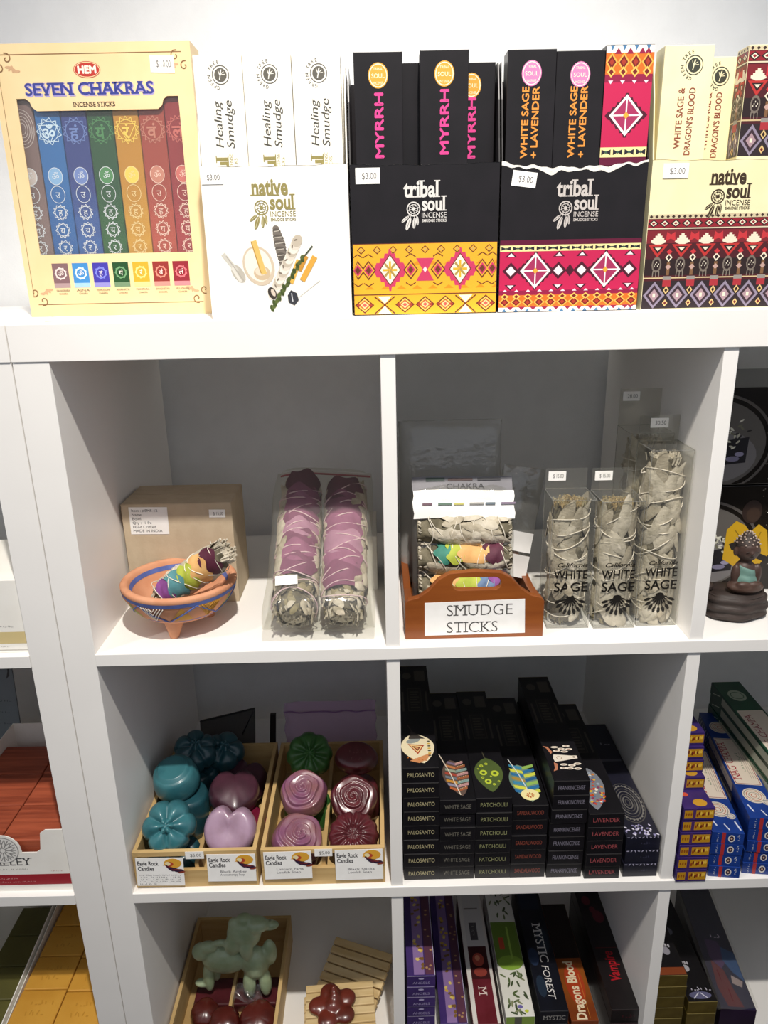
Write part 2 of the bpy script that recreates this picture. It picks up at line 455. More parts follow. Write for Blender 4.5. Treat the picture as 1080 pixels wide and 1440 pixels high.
def pattern_gold(k, u0, u1, v0, v1):
    k.rect('#e6ab2c', u0, v0, u1, v1, 0); Wd, H = u1 - u0, v1 - v0
    br, pk, gr = '#6b3420', '#c63a62', '#d98d1c'
    k.rect(br, u0, v0 + H * .275, u1, v0 + H * .29, 1); k.rect(br, u0, v1 - .06, u1, v1, 1)
    for i in range(9):      # upper row of open diamonds
        x = u0 + Wd * (i + .5) / 9
        k.dia(br, x, v1 - H * .09, .42, .4, 1); k.dia('#e6ab2c', x, v1 - H * .09, .3, .28, 2); k.dia('#c9a25a', x, v1 - H * .09, .17, .17, 3)
        k.tri(gr, x + .8, v1 - H * .3, .5, .35, 1); k.tri(gr, x + .8, v0 + H * .36, .5, .35, 1)
    mv = v0 + H * .63
    for f in (.255, .745):
        x = u0 + Wd * f
        for i in range(5):
            w = 2.1 - i * .42; h = .25 + i * .45
            k.poly(pk, [(x - w, mv), (x - w + .32, mv - h), (x + w - .32, mv - h), (x + w, mv), (x + w - .32, mv + h), (x - w + .32, mv + h)], 2)
        k.dia(br, x, mv, 1.12, 1.55, 3); k.dia('#efe8d2', x, mv, 1.0, 1.4, 4)
        for i in range(8):
            a = i * pi / 4; k.line('#a98f4c' if i % 2 else '#e6ab2c', [(x, mv), (x + .72 * math.cos(a), mv + .85 * math.sin(a))], .22, 5)
    for f in (.03, .105, .4, .59, .9, .97):
        x = u0 + Wd * f
        k.dia(br, x, mv, .75, .95, 3); k.dia('#e6ab2c', x, mv, .6, .76, 4); k.dia(pk, x, mv, .46, .6, 5); k.dia(br, x, mv, .28, .36, 6)
        k.line(br, [(x - .5, mv + 1.25), (x, mv + 1.55), (x + .5, mv + 1.25)], .09, 3); k.line(br, [(x - .5, mv - 1.25), (x, mv - 1.55), (x + .5, mv - 1.25)], .09, 3)
    x = u0 + Wd * .5
    k.poly(pk, [(x - .9, mv + 1.1), (x + .9, mv + 1.1), (x + .25, mv), (x + .9, mv - 1.1), (x - .9, mv - 1.1), (x - .25, mv)], 3); k.dia('#f0d7e0', x, mv, .22, .3, 5)
    bv = v0 + H * .135; bh = H * .12
    for i in range(7):      # lower border of nested diamonds and white triangles
        x = u0 + Wd * (i + .5) / 7
        if i in (1, 5):
            k.tri('#efe6cc', x, v0 + .05, .7, bh * .95, 2); k.tri('#efe6cc', x, v0 + bh * 2.15, .7, -bh * .9, 2)
            k.line(br, [(x - 1.05, v0 + .05), (x, bv), (x - 1.05, bv + bh)], .12, 2); k.line(br, [(x + 1.05, v0 + .05), (x, bv), (x + 1.05, bv + bh)], .12, 2)
        else:
            for j, cc in enumerate((br, '#f0c25c', '#b9582e', '#f2c98f', '#d05a50')): k.dia(cc, x, bv, 1.0 - j * .19, bh * (1 - j * .19), 1 + j)
            for dx in (-.62, .62): k.dia('#a23d2c', x + dx, bv, .18, .22, 7)

def pattern_pink(k, u0, u1, v0, v1, flip=False):
    Wd, H = u1 - u0, v1 - v0; pk, dk, og = '#bf2050', '#4a1428', '#e58a2e'
    Y = (lambda t: v1 - t * H) if flip else (lambda t: v0 + t * H)   # t = 0 at the orange border
    def R(c, a, b, l): k.rect(c, u0, min(Y(a), Y(b)), u1, max(Y(a), Y(b)), l)
    sg = -1 if flip else 1
    R(pk, 0, 1, 0); R('#efe9dc', 0, .06, 1); R('#d2691f', .06, .235, 1); R('#8d1840', .235, .3, 1); R('#5d1030', .93, 1, 1); R('#e9dc9c', .845, .93, 1)
    n = max(4, round(Wd / 1.15)); st = Wd / n
    for i in range(n):
        x = u0 + st * (i + .5)
        k.tri('#4a78a0', x, Y(.0), st * .18, sg * H * .045, 2); k.tri('#8d1840', x + st * .5 if i < n - 1 else x, Y(.07), st * .3, -sg * H * .05, 2)
        k.dia('#efab4a', x, Y(.135), st * .5, H * .075, 2); k.dia('#6d1a18', x, Y(.135), st * .36, H * .055, 3); k.dia('#a33422', x, Y(.135), st * .2, H * .03, 4)
        k.dia('#f3bb5c', x, Y(.215), st * .36, H * .045, 3); k.dia('#6d1a18', x, Y(.215), st * .2, H * .025, 4)
        k.tri('#efd6e2', x, Y(.285), st * .2, sg * H * .03, 3)
        k.poly('#23202a', [(x - st * .4, Y(.862)), (x - st * .4, Y(.912)), (x, Y(.89)), (x + st * .4, Y(.912)), (x + st * .4, Y(.862)), (x, Y(.882))], 2)
        k.dia('#3c5a48', x, Y(.887), st * .14, H * .014, 3)
    mv = Y(.575); hh = min(H * .2, Wd * .32)
    meds = [u0 + Wd * .255, u0 + Wd * .755] if Wd > 8 else [u0 + Wd * .5]
    for x in meds:
        for j in range(5):
            w = hh * (1.42 - .27 * j)
            k.poly(dk, [(x - w, mv + hh * .12 * j), (x - w + .35, mv + hh * (.25 + .27 * j)), (x + w - .35, mv + hh * (.25 + .27 * j)), (x + w, mv + hh * .12 * j)], 2)
            k.poly(dk, [(x - w, mv - hh * .12 * j), (x - w + .35, mv - hh * (.25 + .27 * j)), (x + w - .35, mv - hh * (.25 + .27 * j)), (x + w, mv - hh * .12 * j)], 2)
        k.dia('#f3ece6', x, mv, hh * 1.12, hh * 1.25, 4); k.dia('#a1305a', x, mv, hh * .93, hh * 1.04, 5)
        k.line('#f3ece6', [(x - hh, mv), (x + hh, mv)], .13, 6); k.line('#f3ece6', [(x, mv - hh * 1.1), (x, mv + hh * 1.1)], .13, 6); k.dia('#eda63a', x, mv, hh * .2, hh * .22, 7)
    if Wd > 8:
        for f in (.08, .42, .585, .925):
            x = u0 + Wd * f
            k.dia(dk, x, mv, .85, .85, 2); k.dia('#f1dfe4', x, mv, .5, .5, 3)
            for s2 in (-1, 1): k.tri(dk, x, mv + s2 * 1.35, .6, -s2 * -.55, 2); k.tri('#f1dfe4', x, mv + s2 * 1.4, .34, s2 * .34, 3)
        x = u0 + Wd * .502; k.tri(dk, x, mv, .45, .6, 2); k.tri(dk, x, mv, .45, -.6, 2)

def pattern_red(k, u0, u1, v0, v1):
    Wd, H = u1 - u0, v1 - v0; rd, dk, wh = '#8e1f2b', '#2a1c1c', '#e8dcc4'
    Y = lambda t: v0 + t * H
    k.rect('#4a1a20', u0, v0, u1, v1, 0)
    k.rect('#cdbf9c', u0, Y(.955), u1, Y(1), 1); k.rect(rd, u0, Y(.865), u1, Y(.95), 1); k.rect('#d9ceb2', u0, Y(.848), u1, Y(.86), 1); k.rect('#7a222a', u0, Y(.7), u1, Y(.835), 1)
    k.rect(dk, u0, Y(.36), u1, Y(.535), 1); k.rect('#2d2226', u0, Y(0), u1, Y(.3), 1); k.rect('#cbb58a', u0, Y(.325), u1, Y(.338), 2)
    st = 1.05; n = int(Wd / st); st = Wd / n
    for i in range(n):
        x = u0 + st * (i + .5)
        for q in (-.25, .25): k.dia('#3b2a24', x + q * st, Y(.977), st * .16, H * .018, 2)
        k.dia(dk, x, Y(.907), st * .48, H * .04, 2); k.dia(wh, x, Y(.907), st * .3, H * .028, 3); k.dia(rd, x, Y(.907), st * .16, H * .015, 4)
    st2 = 2.3; n2 = max(2, round(Wd / st2)); st2 = Wd / n2
    for i in range(n2):
        x = u0 + st2 * (i + .5)
        for j in range(4):
            w = .75 - .2 * j; k.rect(wh, x - w, Y(.71) + j * .2, x + w, Y(.71) + j * .2 + .24, 2)
        k.tri(wh, x, Y(.71), .75, -.28, 2)
        k.poly('#c1343a', [(x + st2 * .5 - .5, Y(.72)), (x + st2 * .5, Y(.75)), (x + st2 * .5 + .5, Y(.72)), (x + st2 * .5 + .4, Y(.82)), (x + st2 * .5, Y(.79)), (x + st2 * .5 - .4, Y(.82))] if i < n2 - 1 else [(x + .8, Y(.72)), (x + 1.1, Y(.75)), (x + 1.1, Y(.8))], 2)
        k.tri('#b8322f', x, Y(.69), st2 * .42, -H * .14, 2); k.tri(dk, x, Y(.668), st2 * .25, -H * .075, 3); k.tri(wh, x, Y(.655), st2 * .13, -H * .035, 4)
        # woven shield and feathers
        k.ell('#746a60', x, Y(.475), .5, H * .085, 3, 12); k.ell(dk, x, Y(.475), .36, H * .06, 4, 10)
        for q in range(5): k.ell('#cfc7b4', x - .22 + .11 * q, Y(.46 + .02 * (q % 3)), .05, .09, 5, 6)
        for q in (-.3, 0, .3): k.line('#857c70', [(x + q, Y(.41)), (x + q * 1.1, Y(.345))], .08, 3)
        xx = x + st2 * .5
        if xx < u1 - .4:
            k.dia(wh, xx, Y(.55), .36, H * .045, 3); k.dia(dk, xx, Y(.55), .2, H * .025, 4); k.dia('#c1343a', xx, Y(.61), .3, H * .03, 3)
            k.rect('#7c5a3c', xx - .16, Y(.36), xx + .16, Y(.5), 3); k.dia('#b99', xx, Y(.45), .3, H * .03, 4) if False else k.dia('#bb9a90', xx, Y(.45), .3, H * .03, 4)
            k.rect('#a63038', xx - .42, Y(.24), xx + .42, Y(.31), 3); k.rect('#8f8a84', xx - .42, Y(.31), xx + .42, Y(.35), 3)
        # lower lozenges
        k.dia('#8d8296', x, Y(.145), st2 * .46, H * .15, 2); k.dia('#3a2a32', x, Y(.145), st2 * .34, H * .11, 3); k.dia('#a58a92', x, Y(.145), st2 * .22, H * .07, 4); k.rect(wh, x - .13, Y(.125), x + .13, Y(.165), 5)
        if xx < u1 - .3: k.dia('#d7b77a', xx, Y(.2), .3, H * .045, 3); k.dia(dk, xx, Y(.2), .16, H * .025, 4); k.dia('#d7b77a', xx, Y(.06), .28, H * .04, 3); k.dia('#6d1d24', xx, Y(.06), .15, H * .02, 4)

def carton(name, label, cat, x, y, w, h, d, m, edge, torn=False, seed=1):
    """open display carton: low front panel, tall back, sides swept down to the front"""
    random.seed(seed)
    t = thing(name, label, cat, (x, y, F0))
    n = 28; th = 0.12
    def topz(u):
        if torn: return h - 0.55 * math.sin(pi * u) ** .8 + 0.09 * math.sin(31 * u + 1) + 0.06 * math.sin(67 * u)
        return h - 0.12 * math.sin(pi * u) + 0.05 * math.sin(23 * u)
    b = MB()
    b.grid(lambda u, v: (u * w, 0, v * topz(u)), n, 2); b.grid(lambda u, v: (u * w, th, v * topz(u)), n, 2)
    b.grid(lambda u, v: (u * w, v * th, 0), n, 2)
    for xx in (0, w): b.add([(xx, 0, 0), (xx, th, 0), (xx, th, topz(xx / w)), (xx, 0, topz(xx / w))], [(0, 1, 2, 3)])
    b.build('front_panel', m, t)
    e = MB(); ew = 0.5 if torn else 0.0
    if torn:
        def strip(u, v):
            lo = topz(u) - (0.42 + 0.16 * math.sin(17 * u + 2) + 0.1 * math.sin(43 * u)) * (0.6 + .4 * math.sin(pi * u))
            return (u * w, -0.03, lo + (topz(u) - lo) * v)
        e.grid(strip, 60, 2)
    e.grid(lambda u, v: (u * w, -0.03 + v * (th + .05), topz(u) + 0.005), n, 2)
    e.build('torn_edge', edge, t)
    side = [(0.02, 0), (d, 0), (d, 23.4), (2.4, 23.4), (1.3, 20), (0.55, 16.5), (0.02, topz(0))]
    for nm, xa in (('side_panel', 0.0), ('side_panel', w - th)):
        MB().prism(side, xa, xa + th, 'x').build(nm, m, t)
    MB().box(th, w - th, d - th, d, 0, 23.4).build('back_panel', m, t)
    MB().box(th, w - th, th, d - th, 0, th).build('base_panel', m, t)
    return t

def slim_box(name, label, x, y, z, w, d, h, m, group=None, rot=None):
    o = MB().box(0, w, 0, d, 0, h).build(name, m, None, (x, y, z), rot, bevel=0.05)
    return props(o, label, 'box', group)

# --- white carton
t = carton('incense_carton', 'white incense display carton printed with shell, feather and sage bundle', 'carton', 16.66, 2.0, 14.35, 14.4, 11, WCARD, TORN, seed=3)
k = Ink(); gl, gd = '#8f8550', '#b7ad7c'
soul_logo(k, 'native', gl, '#d9d3b0', 6.9, 11.7, 1.0)
def feather(k, c, c2, pts, w, l):
    for i in range(len(pts) - 1): pass
    k.line(c2, pts, w * .12, l + 1)
k.ell('#b9b3a6', 3.0, 4.4, 1.0, .55, 1, 14, rot=-1.0); k.line('#c9c5ba', [(1.6, 6.3), (2.9, 4.6)], .45, 1); k.line('#a9a398', [(1.9, 6.1), (3.5, 3.7)], .08, 2); k.line('#d8d4ca', [(2.4, 5.0), (3.2, 3.6)], .3, 2)
k.ell('#cdbda6', 5.1, 5.1, 1.55, 1.95, 2, 24, rot=.35); k.ell('#efe6d6', 5.05, 5.2, 1.3, 1.65, 3, 22, rot=.35); k.ell('#c9b394', 5.4, 4.4, .85, .7, 4, 16); k.ell('#ddd0ba', 5.3, 4.6, .6, .45, 5, 12)
k.line('#dcb868', [(4.75, 7.5), (5.6, 4.3)], .55, 6); k.line('#b88f44', [(4.5, 7.45), (5.3, 4.4)], .1, 7)
for i in range(14):
    a = i / 13; x = 7.05 + .35 * math.sin(a * 2.2); y = 8.6 - a * 3.7; w2 = .18 + .42 * math.sin(pi * min(1, a * .9 + .12))
    k.ell('#5d564f' if i % 2 else '#756d64', x + a * .1, y, w2, .3, 3, 12, rot=-.2)
    if i % 2: k.line('#c3bcae', [(x - w2 * .7, y), (x + w2 * .7, y + .08)], .07, 5)
for i in range(17):
    a = i / 16; x = 6.4 + a * 2.7; y = 2.4 + a * 5.0; w2 = .72 - .18 * abs(a - .45)
    k.ell(('#d8cfc0', '#bfb4a2', '#e6dfd2')[i % 3], x, y, w2, .5, 6, 12, rot=1.07)
    if i % 2 == 0: k.ell('#7c7062', x + .2 * math.sin(i * 3), y + .1, .2, .08, 8, 6, rot=i)
k.ell('#3a322c', 6.3, 2.45, .42, .62, 9, 12, rot=.4); k.ell('#cdbfae', 6.4, 2.5, .2, .4, 10, 10, rot=.4)
for i in range(20):
    a = i / 19; x = 6.2 + a * 3.4; y = .95 + a * 4.9
    k.ell('#53602f' if i % 2 else '#3d4a22', x + .1 * math.sin(i * 2.2), y, .38 - .14 * a, .2, 11, 10, rot=1.4 + .5 * (-1) ** i)
k.line('#474f38', [(9.6, 5.8), (10.6, 6.9)], .14, 11)
for (a, b2, c, d2_, cc) in ((8.2, 3.4, 9.2, 5.6, '#dfae4e'), (9.4, 3.6, 10.8, 5.9, '#d8a242'), (9.1, 4.6, 9.9, 6.0, '#c48c34')): k.line(cc, [(a, b2), (c, d2_)], .55, 9)
k.poly('#33343a', [(7.9, 1.5), (8.5, 1.2), (8.95, 1.7), (8.8, 2.4), (8.2, 2.7), (7.85, 2.2)], 10); k.line('#c7c9cc', [(8.35, 1.6), (8.25, 2.4)], .09, 11); k.line('#d5d2cc', [(8.95, 2.0), (11.2, 3.6)], .07, 9)
k.build('printed_artwork', t, (0, 0, 0))
price(t, (0.1, -.02, 12.75), (1, 0, 0), (0, 0, 1), 2.1, 1.25, '$3.00')
WHB = mat('white_box_card', '#f1eee4', 0.42, '#ece8dc', 20)
def healing(x, label, y=2.35, rot=None):
    o = slim_box('incense_box', label, x, y, F0 + .13, 4.55, 2.4, 23.75, WHB, 'slim white boxes in the white carton', rot)
    k = Ink(); tree_stamp(k, '#5e5b52', '#e9e6dc', 2.5, 22.1, .82)
    k.text('#4c4a42', 'Healing', 2.3, 15.9, .72, w=3.9, align='l', rot=pi / 2, shear=.25, l=2)
    k.text('#4c4a42', 'Smudge', 3.35, 15.8, .72, w=4.1, align='l', rot=pi / 2, shear=.25, l=2)
    k.text(gl, 'soul', 2.6, 12.3, 1.1, w=2.9, align='l', rot=pi / 2, bold=.04, serif=True, l=2)
    k.text(gd, 'INCENSE', 3.05, 13.6, .3, align='l', rot=pi / 2, l=2); k.text(gd, 'STICKS', 3.5, 13.6, .3, align='l', rot=pi / 2, l=2)
    k.build('lettering', o, (0, 0, 0))
healing(16.84, 'slim white incense box beside the cream box with the window')
healing(21.44, 'slim white incense box between two others in the white carton')
healing(26.06, 'slim white incense box nearest the black gold-banded carton')
for i, xx in enumerate((17.2, 21.8, 26.35)):
    slim_box('incense_box', 'slim white box in the back row, behind ' + ('the one beside the cream box', 'the middle one', 'the one beside the black carton')[i], xx, 5.2, F0 + .13, 4.5, 2.4, 23.6, WHB, 'white boxes in the back row')

# --- black carton with gold band
t = carton('incense_carton', 'black incense display carton with a gold patterned band', 'carton', 31.2, 2.5, 14.72, 14.3, 11, BLACK, TORN, seed=5)
k = Ink(); clamped(pattern_gold, k, .08, 14.64, .1, 7.0); soul_logo(k, 'tribal', '#d8d5d0', '#161214', 7.35, 11.3, .98); k.build('printed_artwork', t, (0, 0, 0))
price(t, (.55, -.02, 12.55), (1, 0, 0), (0, 0, 1), 2.4, 1.45, '$3.00')
def dark_box(x, y, h, lines, seal, ink, label, group, w=4.62, back=False, rot=None):
    o = slim_box('incense_box', label, x, y, F0 + .13, w, 2.3, h, BLACK, group, rot)
    k = Ink(); k.ell(seal, w / 2, h - 2.0, .95, 1.1, 1, 24); k.ring('#fff1d8', w / 2, h - 2.0, .86, .07, 2, 24, b=1.0)
    k.text('#fff0d0', 'SOUL', w / 2, h - 2.2, .36, w=1.25, l=2); k.text('#fff0d0', 'TRIBAL', w / 2, h - 1.55, .22, w=.9, l=2); k.text('#fff0d0', 'INCENSE', w / 2, h - 2.75, .22, w=.9, l=2)
    for i, (tx, wd, v0) in enumerate(lines):
        k.heavy(ink, tx, w / 2 + (.42 if len(lines) == 1 else -.2 + .98 * i), v0, .78 if len(lines) == 1 else .62, .05 if len(lines) == 1 else .03, w=wd, align='l', rot=pi / 2, l=2)
    k.build('lettering', o, (0, 0, 0))
    return o
g = 'slim black boxes with pink lettering'
dark_box(31.85, 2.85, 23.9, [('MYRRH', 5.6, 14.8)], '#dfa03a', '#d8428c', 'slim black myrrh incense box beside the white boxes', g)
dark_box(38.15, 2.85, 23.95, [('MYRRH', 5.6, 15.0)], '#dfa03a', '#d8428c', 'tallest standing slim black myrrh incense box in the gold-banded carton', g)
dark_box(41.05, 5.3, 23.4, [('MYRRH', 5.4, 14.9)], '#dfa03a', '#d8428c', 'slim black myrrh incense box half hidden behind its neighbour', g)
slim_box('incense_box', 'plain black incense box set back in the gold-banded carton', 34.6, 5.4, F0 + .13, 4.5, 2.3, 23.5, BLACK)

# --- black carton with pink band
t = carton('incense_carton', 'black incense display carton with a pink patterned band and torn top edge', 'carton', 46.1, 2.5, 14.4, 14.25, 11, BLACK, TORN, True, seed=9)
k = Ink(); clamped(pattern_pink, k, .06, 14.34, .08, 7.05); soul_logo(k, 'tribal', '#c4bdb8', '#161214', 7.6, 11.1, .98); k.build('printed_artwork', t, (0, 0, 0))
price(t, (1.05, -.02, 12.0), (1, 0, 0), (0, 0, 1), 2.4, 1.4, '$3.00', -.13)
g = 'slim black boxes with orange lettering'
L2 = [('WHITE SAGE', 6.2, 14.5), ('+ LAVENDER', 6.2, 14.5)]
dark_box(46.45, 2.85, 23.85, L2, '#d77fb0', '#e0913c', 'slim black lavender incense box at the end beside the myrrh carton', g)
dark_box(51.12, 3.0, 23.7, L2, '#d77fb0', '#e0913c', 'slim black lavender incense box next to the pink patterned box', g)
o = slim_box('incense_box', 'slim incense box turned round to show its pink patterned side', 55.74, 2.9, F0 + .13, 4.6, 2.3, 24.1, BLACK)
k = Ink(); clamped(pattern_pink, k, .03, 4.57, 13.7, 24.05, True)
for dx, a in ((-.45, .9), (0, .3), (.5, -.5)): k.ell('#8a8488', 1.3 + dx, 12.4, .18, .6, 1, 10, rot=a)
k.build('printed_artwork', o, (0, 0, 0))

# --- pale cream carton with red band
t = carton('incense_carton', 'pale cream incense display carton with a dark red patterned band', 'carton', 60.9, 2.5, 14.6, 14.2, 11, PALE, PALE, seed=11)
k = Ink(); clamped(pattern_red, k, .05, 14.55, .1, 9.2); soul_logo(k, 'native', '#3b2c1c', '#e6dcb0', 7.9, 11.9, .98); k.build('printed_artwork', t, (0, 0, 0))
price(t, (1.1, -.02, 12.5), (1, 0, 0), (0, 0, 1), 2.5, 1.35, '$3.00')
def cream_box(x, y, h, label, rot=None):
    o = slim_box('incense_box', label, x, y, F0 + .13, 4.7, 2.4, h, PALE, 'slim pale boxes with red lettering', rot)
    k = Ink(); tree_stamp(k, '#3f4136', '#e6dfb8', 2.9, h - 1.7, .85)
    k.text('#8c4632', 'WHITE SAGE &', 2.2, 15.1, .58, w=5.3, align='l', rot=pi / 2, l=2, bold=.012)
    k.text('#8c4632', "DRAGON'S BLOOD", 3.25, 14.5, .58, w=5.9, align='l', rot=pi / 2, l=2, bold=.012)
    k.build('lettering', o, (0, 0, 0))
cream_box(61.35, 3.0, 24.0, "slim pale cream incense box at the end beside the pink patterned box")
cream_box(65.0, 5.45, 23.5, "slim pale cream incense box half hidden behind its neighbour")
o = slim_box('incense_box', 'slim incense box turned round to show its dark red patterned side', 69.3, 2.95, F0 + .13, 4.7, 2.4, 23.9, PALE)
k = Ink(); clamped(pattern_red, k, .03, 4.67, 14.3, 23.85); k.tri('#3b2c1c', 2.3, 13.2, .18, .5, 1); k.build('printed_artwork', o, (0, 0, 0))
k = Ink(); clamped(pattern_red, k, .05, 2.35, 14.3, 23.85); k.build('side_artwork', o, (0, 2.4, 0), (0, -1, 0), (0, 0, 1))

# --- cream window box with seven packets
X0, X1, H, DP = 0, 20.9, 27.5, 4.2
t = thing('incense_gift_box', 'large cream gift box with a window showing seven coloured incense packets', 'box', (-6.2, 12.0, F0))
wl, wr, wb, wt = 2.05, 19.2, 6.75, 22.4
tab_l, tab_r, tab_b = 3.6, 17.4, 21.2
b = MB(); th = .1
# front face as strips around the window, with the tab that drops into it
b.box(0, X1, 0, th, 0, wb); b.box(0, wl, 0, th, wb, H); b.box(wr, X1, 0, th, wb, H); b.box(wl, wr, 0, th, wt, H)
b.prism([(tab_l - .6, wt), (tab_l - .2, wt - .3), (tab_l, tab_b + .35), (tab_l + .45, tab_b), (tab_r - .45, tab_b), (tab_r, tab_b + .35), (tab_r + .2, wt - .3), (tab_r + .6, wt)], 0, th, 'y')
b.build('front_panel', CREAM, t)
MB().box(0, .1, th, DP, 0, H).box(X1 - .1, X1, th, DP, 0, H).box(.1, X1 - .1, th, DP, 0, .1).box(.1, X1 - .1, th, DP, H - .1, H).box(.1, X1 - .1, DP - .1, DP, .1, H - .1).build('box_body', CREAM, t)
MB().box(4.6, 17.6, DP - .5, DP - .35, H, H + .75).build('hang_flap', CREAM, t)
MB().grid(lambda u, v: (wl - .2 + u * (wr - wl + .4), .14, wb - .2 + v * (wt - wb + .4)), 2, 2).build('window_film', plastic('window_film', '#fbfbfa', 0.04, 0.09, 0.2, 25), t)
cols = ['#7b6560', '#2f6ba8', '#33417f', '#1f4d2c', '#b98325', '#9a4030', '#8b2a2c']
low = ['#8d7a76', '#1d3f86', '#3c7dc0', '#2f6a26', '#d3a531', '#c4553c', '#b0383a']
sym = ['\u0950', '\u0950', '\u0939\u0902', '\u092f\u0902', '\u0930\u0902', '\u0935\u0902', '\u0932\u0902']
symc = ['#c9beb8', '#cfe6f5', '#6f88c4', '#4c8a54', '#f0cf58', '#c4816c', '#c96a60']
def packet_mat(nm, a, b_):
    m = bpy.data.materials.new(nm); m.use_nodes = True; N = m.node_tree.nodes; L = m.node_tree.links
    tc = N.new('ShaderNodeTexCoord'); sp = N.new('ShaderNodeSeparateXYZ'); L.new(tc.outputs['Object'], sp.inputs[0])
    nz = N.new('ShaderNodeTexNoise'); nz.inputs['Scale'].default_value = 22; nz.inputs['Distortion'].default_value = 2.5; L.new(tc.outputs['Object'], nz.inputs['Vector'])
    ad = N.new('ShaderNodeMath'); ad.operation = 'MULTIPLY_ADD'; ad.inputs[1].default_value = -6.0; ad.inputs[2].default_value = 0.85; L.new(sp.outputs['Z'], ad.inputs[0])
    a2 = N.new('ShaderNodeMath'); a2.operation = 'MULTIPLY_ADD'; a2.inputs[1].default_value = 0.9; L.new(nz.outputs['Fac'], a2.inputs[0]); 
    s2 = N.new('ShaderNodeMath'); s2.operation = 'ADD'; s2.inputs[1].default_value = -0.45; L.new(ad.outputs[0], s2.inputs[0]); L.new(s2.outputs[0], a2.inputs[2])
    rp = N.new('ShaderNodeValToRGB'); rp.color_ramp.elements[0].color = lin(a); rp.color_ramp.elements[1].color = lin(b_)
    L.new(a2.outputs[0], rp.inputs[0]); bs = N['Principled BSDF']; L.new(rp.outputs[0], bs.inputs['Base Color']); bs.inputs['Roughness'].default_value = .35
    return m
def lotus(k, c, u, v, r, n, w, l=2):
    k.ring(c, u, v, r * .8, w, l, 22)
    for i in range(n):
        a0, a1 = 2 * pi * i / n, 2 * pi * (i + 1) / n; am = (a0 + a1) / 2
        k.line(c, [(u + r * .8 * math.cos(a0), v + r * .8 * math.sin(a0)), (u + r * 1.05 * math.cos(am), v + r * 1.05 * math.sin(am)), (u + r * .8 * math.cos(a1), v + r * .8 * math.sin(a1))], w, l)
pw = 2.72
for i in range(7):
    px = .75 + i * 2.79 - .05
    m = packet_mat('packet_paper_' + ['grey', 'sky', 'indigo', 'green', 'amber', 'rust', 'red'][i], cols[i], low[i])
    p = MB().box(0, pw, 0, 1.9, 0, 25).build('incense_packet', m, t, (px, .45, .3), bevel=.12)
    k = Ink(); cc = symc[i]
    if i == 0:
        for q in range(5): k.ring(cc, pw / 2, 19.3, 1.25 - .22 * q, .06, 1, 20, b=1.9 - .33 * q)
    else:
        lotus(k, cc, pw / 2, 19.0, 1.28, 10 + i, .07)
        if i in (1, 4): k.line(cc, [(pw / 2 - 1.0, 19.6), (pw / 2, 17.9), (pw / 2 + 1.0, 19.6), (pw / 2 - 1.0, 19.6)], .08, 2)
        k.text(cc, sym[i], pw / 2 - .1, 18.2, 1.15, l=3, bold=.02)
    k.build('large_symbol', p, (0, 0, 0), lift=.02); k = Ink()
    wc = '#dfe6ec' if i < 4 else ('#ecd79a' if i == 4 else '#efd2c2')
    for q, sm in enumerate(['\u0950', '\u0909', '\u0939', '\u092f', '\u0930']):
        vv = 14.55 - q * 1.85
        if q == 0: k.ell(symc[i] if i != 1 else '#88b4dc', pw / 2, vv, .8, .9, 1, 20)
        if q < 2: k.ring(wc, pw / 2, vv, .8, .06, 2, 20, b=.9)
        else: lotus(k, wc, pw / 2, vv, .78, 11, .06)
        k.text(wc, sm, pw / 2, vv - .35, .62, l=3)
    k.build('printed_symbols', p, (0, 0, 0), lift=.02)
k = Ink(); br = '#84603c'
k.line(br, [(1.0, 1.35), (19.9, 1.35)], .08, 1); k.line(br, [(1.0, 26.5), (19.9, 26.5)], .08, 1); k.line(br, [(.62, 2.2), (.62, 25.6)], .05, 1)
def curl(u, v, s, sx, sy):
    pts = [(u + sx * (s * (1 - .085 * q) * math.cos(q * .62 + 1.2)), v + sy * (s * (1 - .085 * q) * math.sin(q * .62 + 1.2))) for q in range(11)]
    k.line(br, pts, .11, 2)
for (u, v, sx, sy) in ((1.3, 2.0, 1, -1), (19.6, 2.0, -1, -1), (19.6, 25.9, -1, 1), (1.3, 25.9, 1, 1)):
    curl(u + sx * .35, v + sy * .25, .55, -sx, sy); curl(u - sx * .55, v - sy * .7, .5, -sx, sy)
    for q in range(5): k.ell('#c9a27c', u + sx * (.4 + .22 * q), v - sy * (.55 + .1 * q), .34, .12, 1, 10, rot=q * .8 * sx)
k.ell('#b5352c', 9.9, 25.0, 1.42, .78, 1, 28); k.ring('#efd9a8', 9.9, 25.0, 1.36, .06, 2, 28, b=.72); k.heavy('#f6ecd8', 'HEM', 9.9, 24.67, .68, .05, w=1.85, l=3)
k.text('#a59ad0', 'SEVEN CHAKRAS', 9.98, 22.62, 1.14, w=13.6, bold=.045, serif=True, l=1)
k.heavy('#39408c', 'SEVEN CHAKRAS', 9.9, 22.7, 1.1, .045, w=13.5, serif=True, l=2)
k.text('#43302a', 'INCENSE STICKS', 10.2, 21.55, .42, w=4.5, bold=.015, serif=True, l=2)
names = ['SAHASRARA', 'AJNA', 'VISHUDDHI', 'ANAHATA', 'MANIPURA', 'SWADHISTAN', 'MULADHARA']
mc = [('#7d5f63', '#cbb'), ('#3f86c4', 0), ('#4038a0', 0), ('#1f4a26', 0), ('#d3a22c', 0), ('#8c2f2a', 0), ('#8a2430', 0)]
fade = ['#a98f90', '#9cc4e6', '#8d88c8', '#6d8a6a', '#ecd28a', '#c98a80', '#c98288']
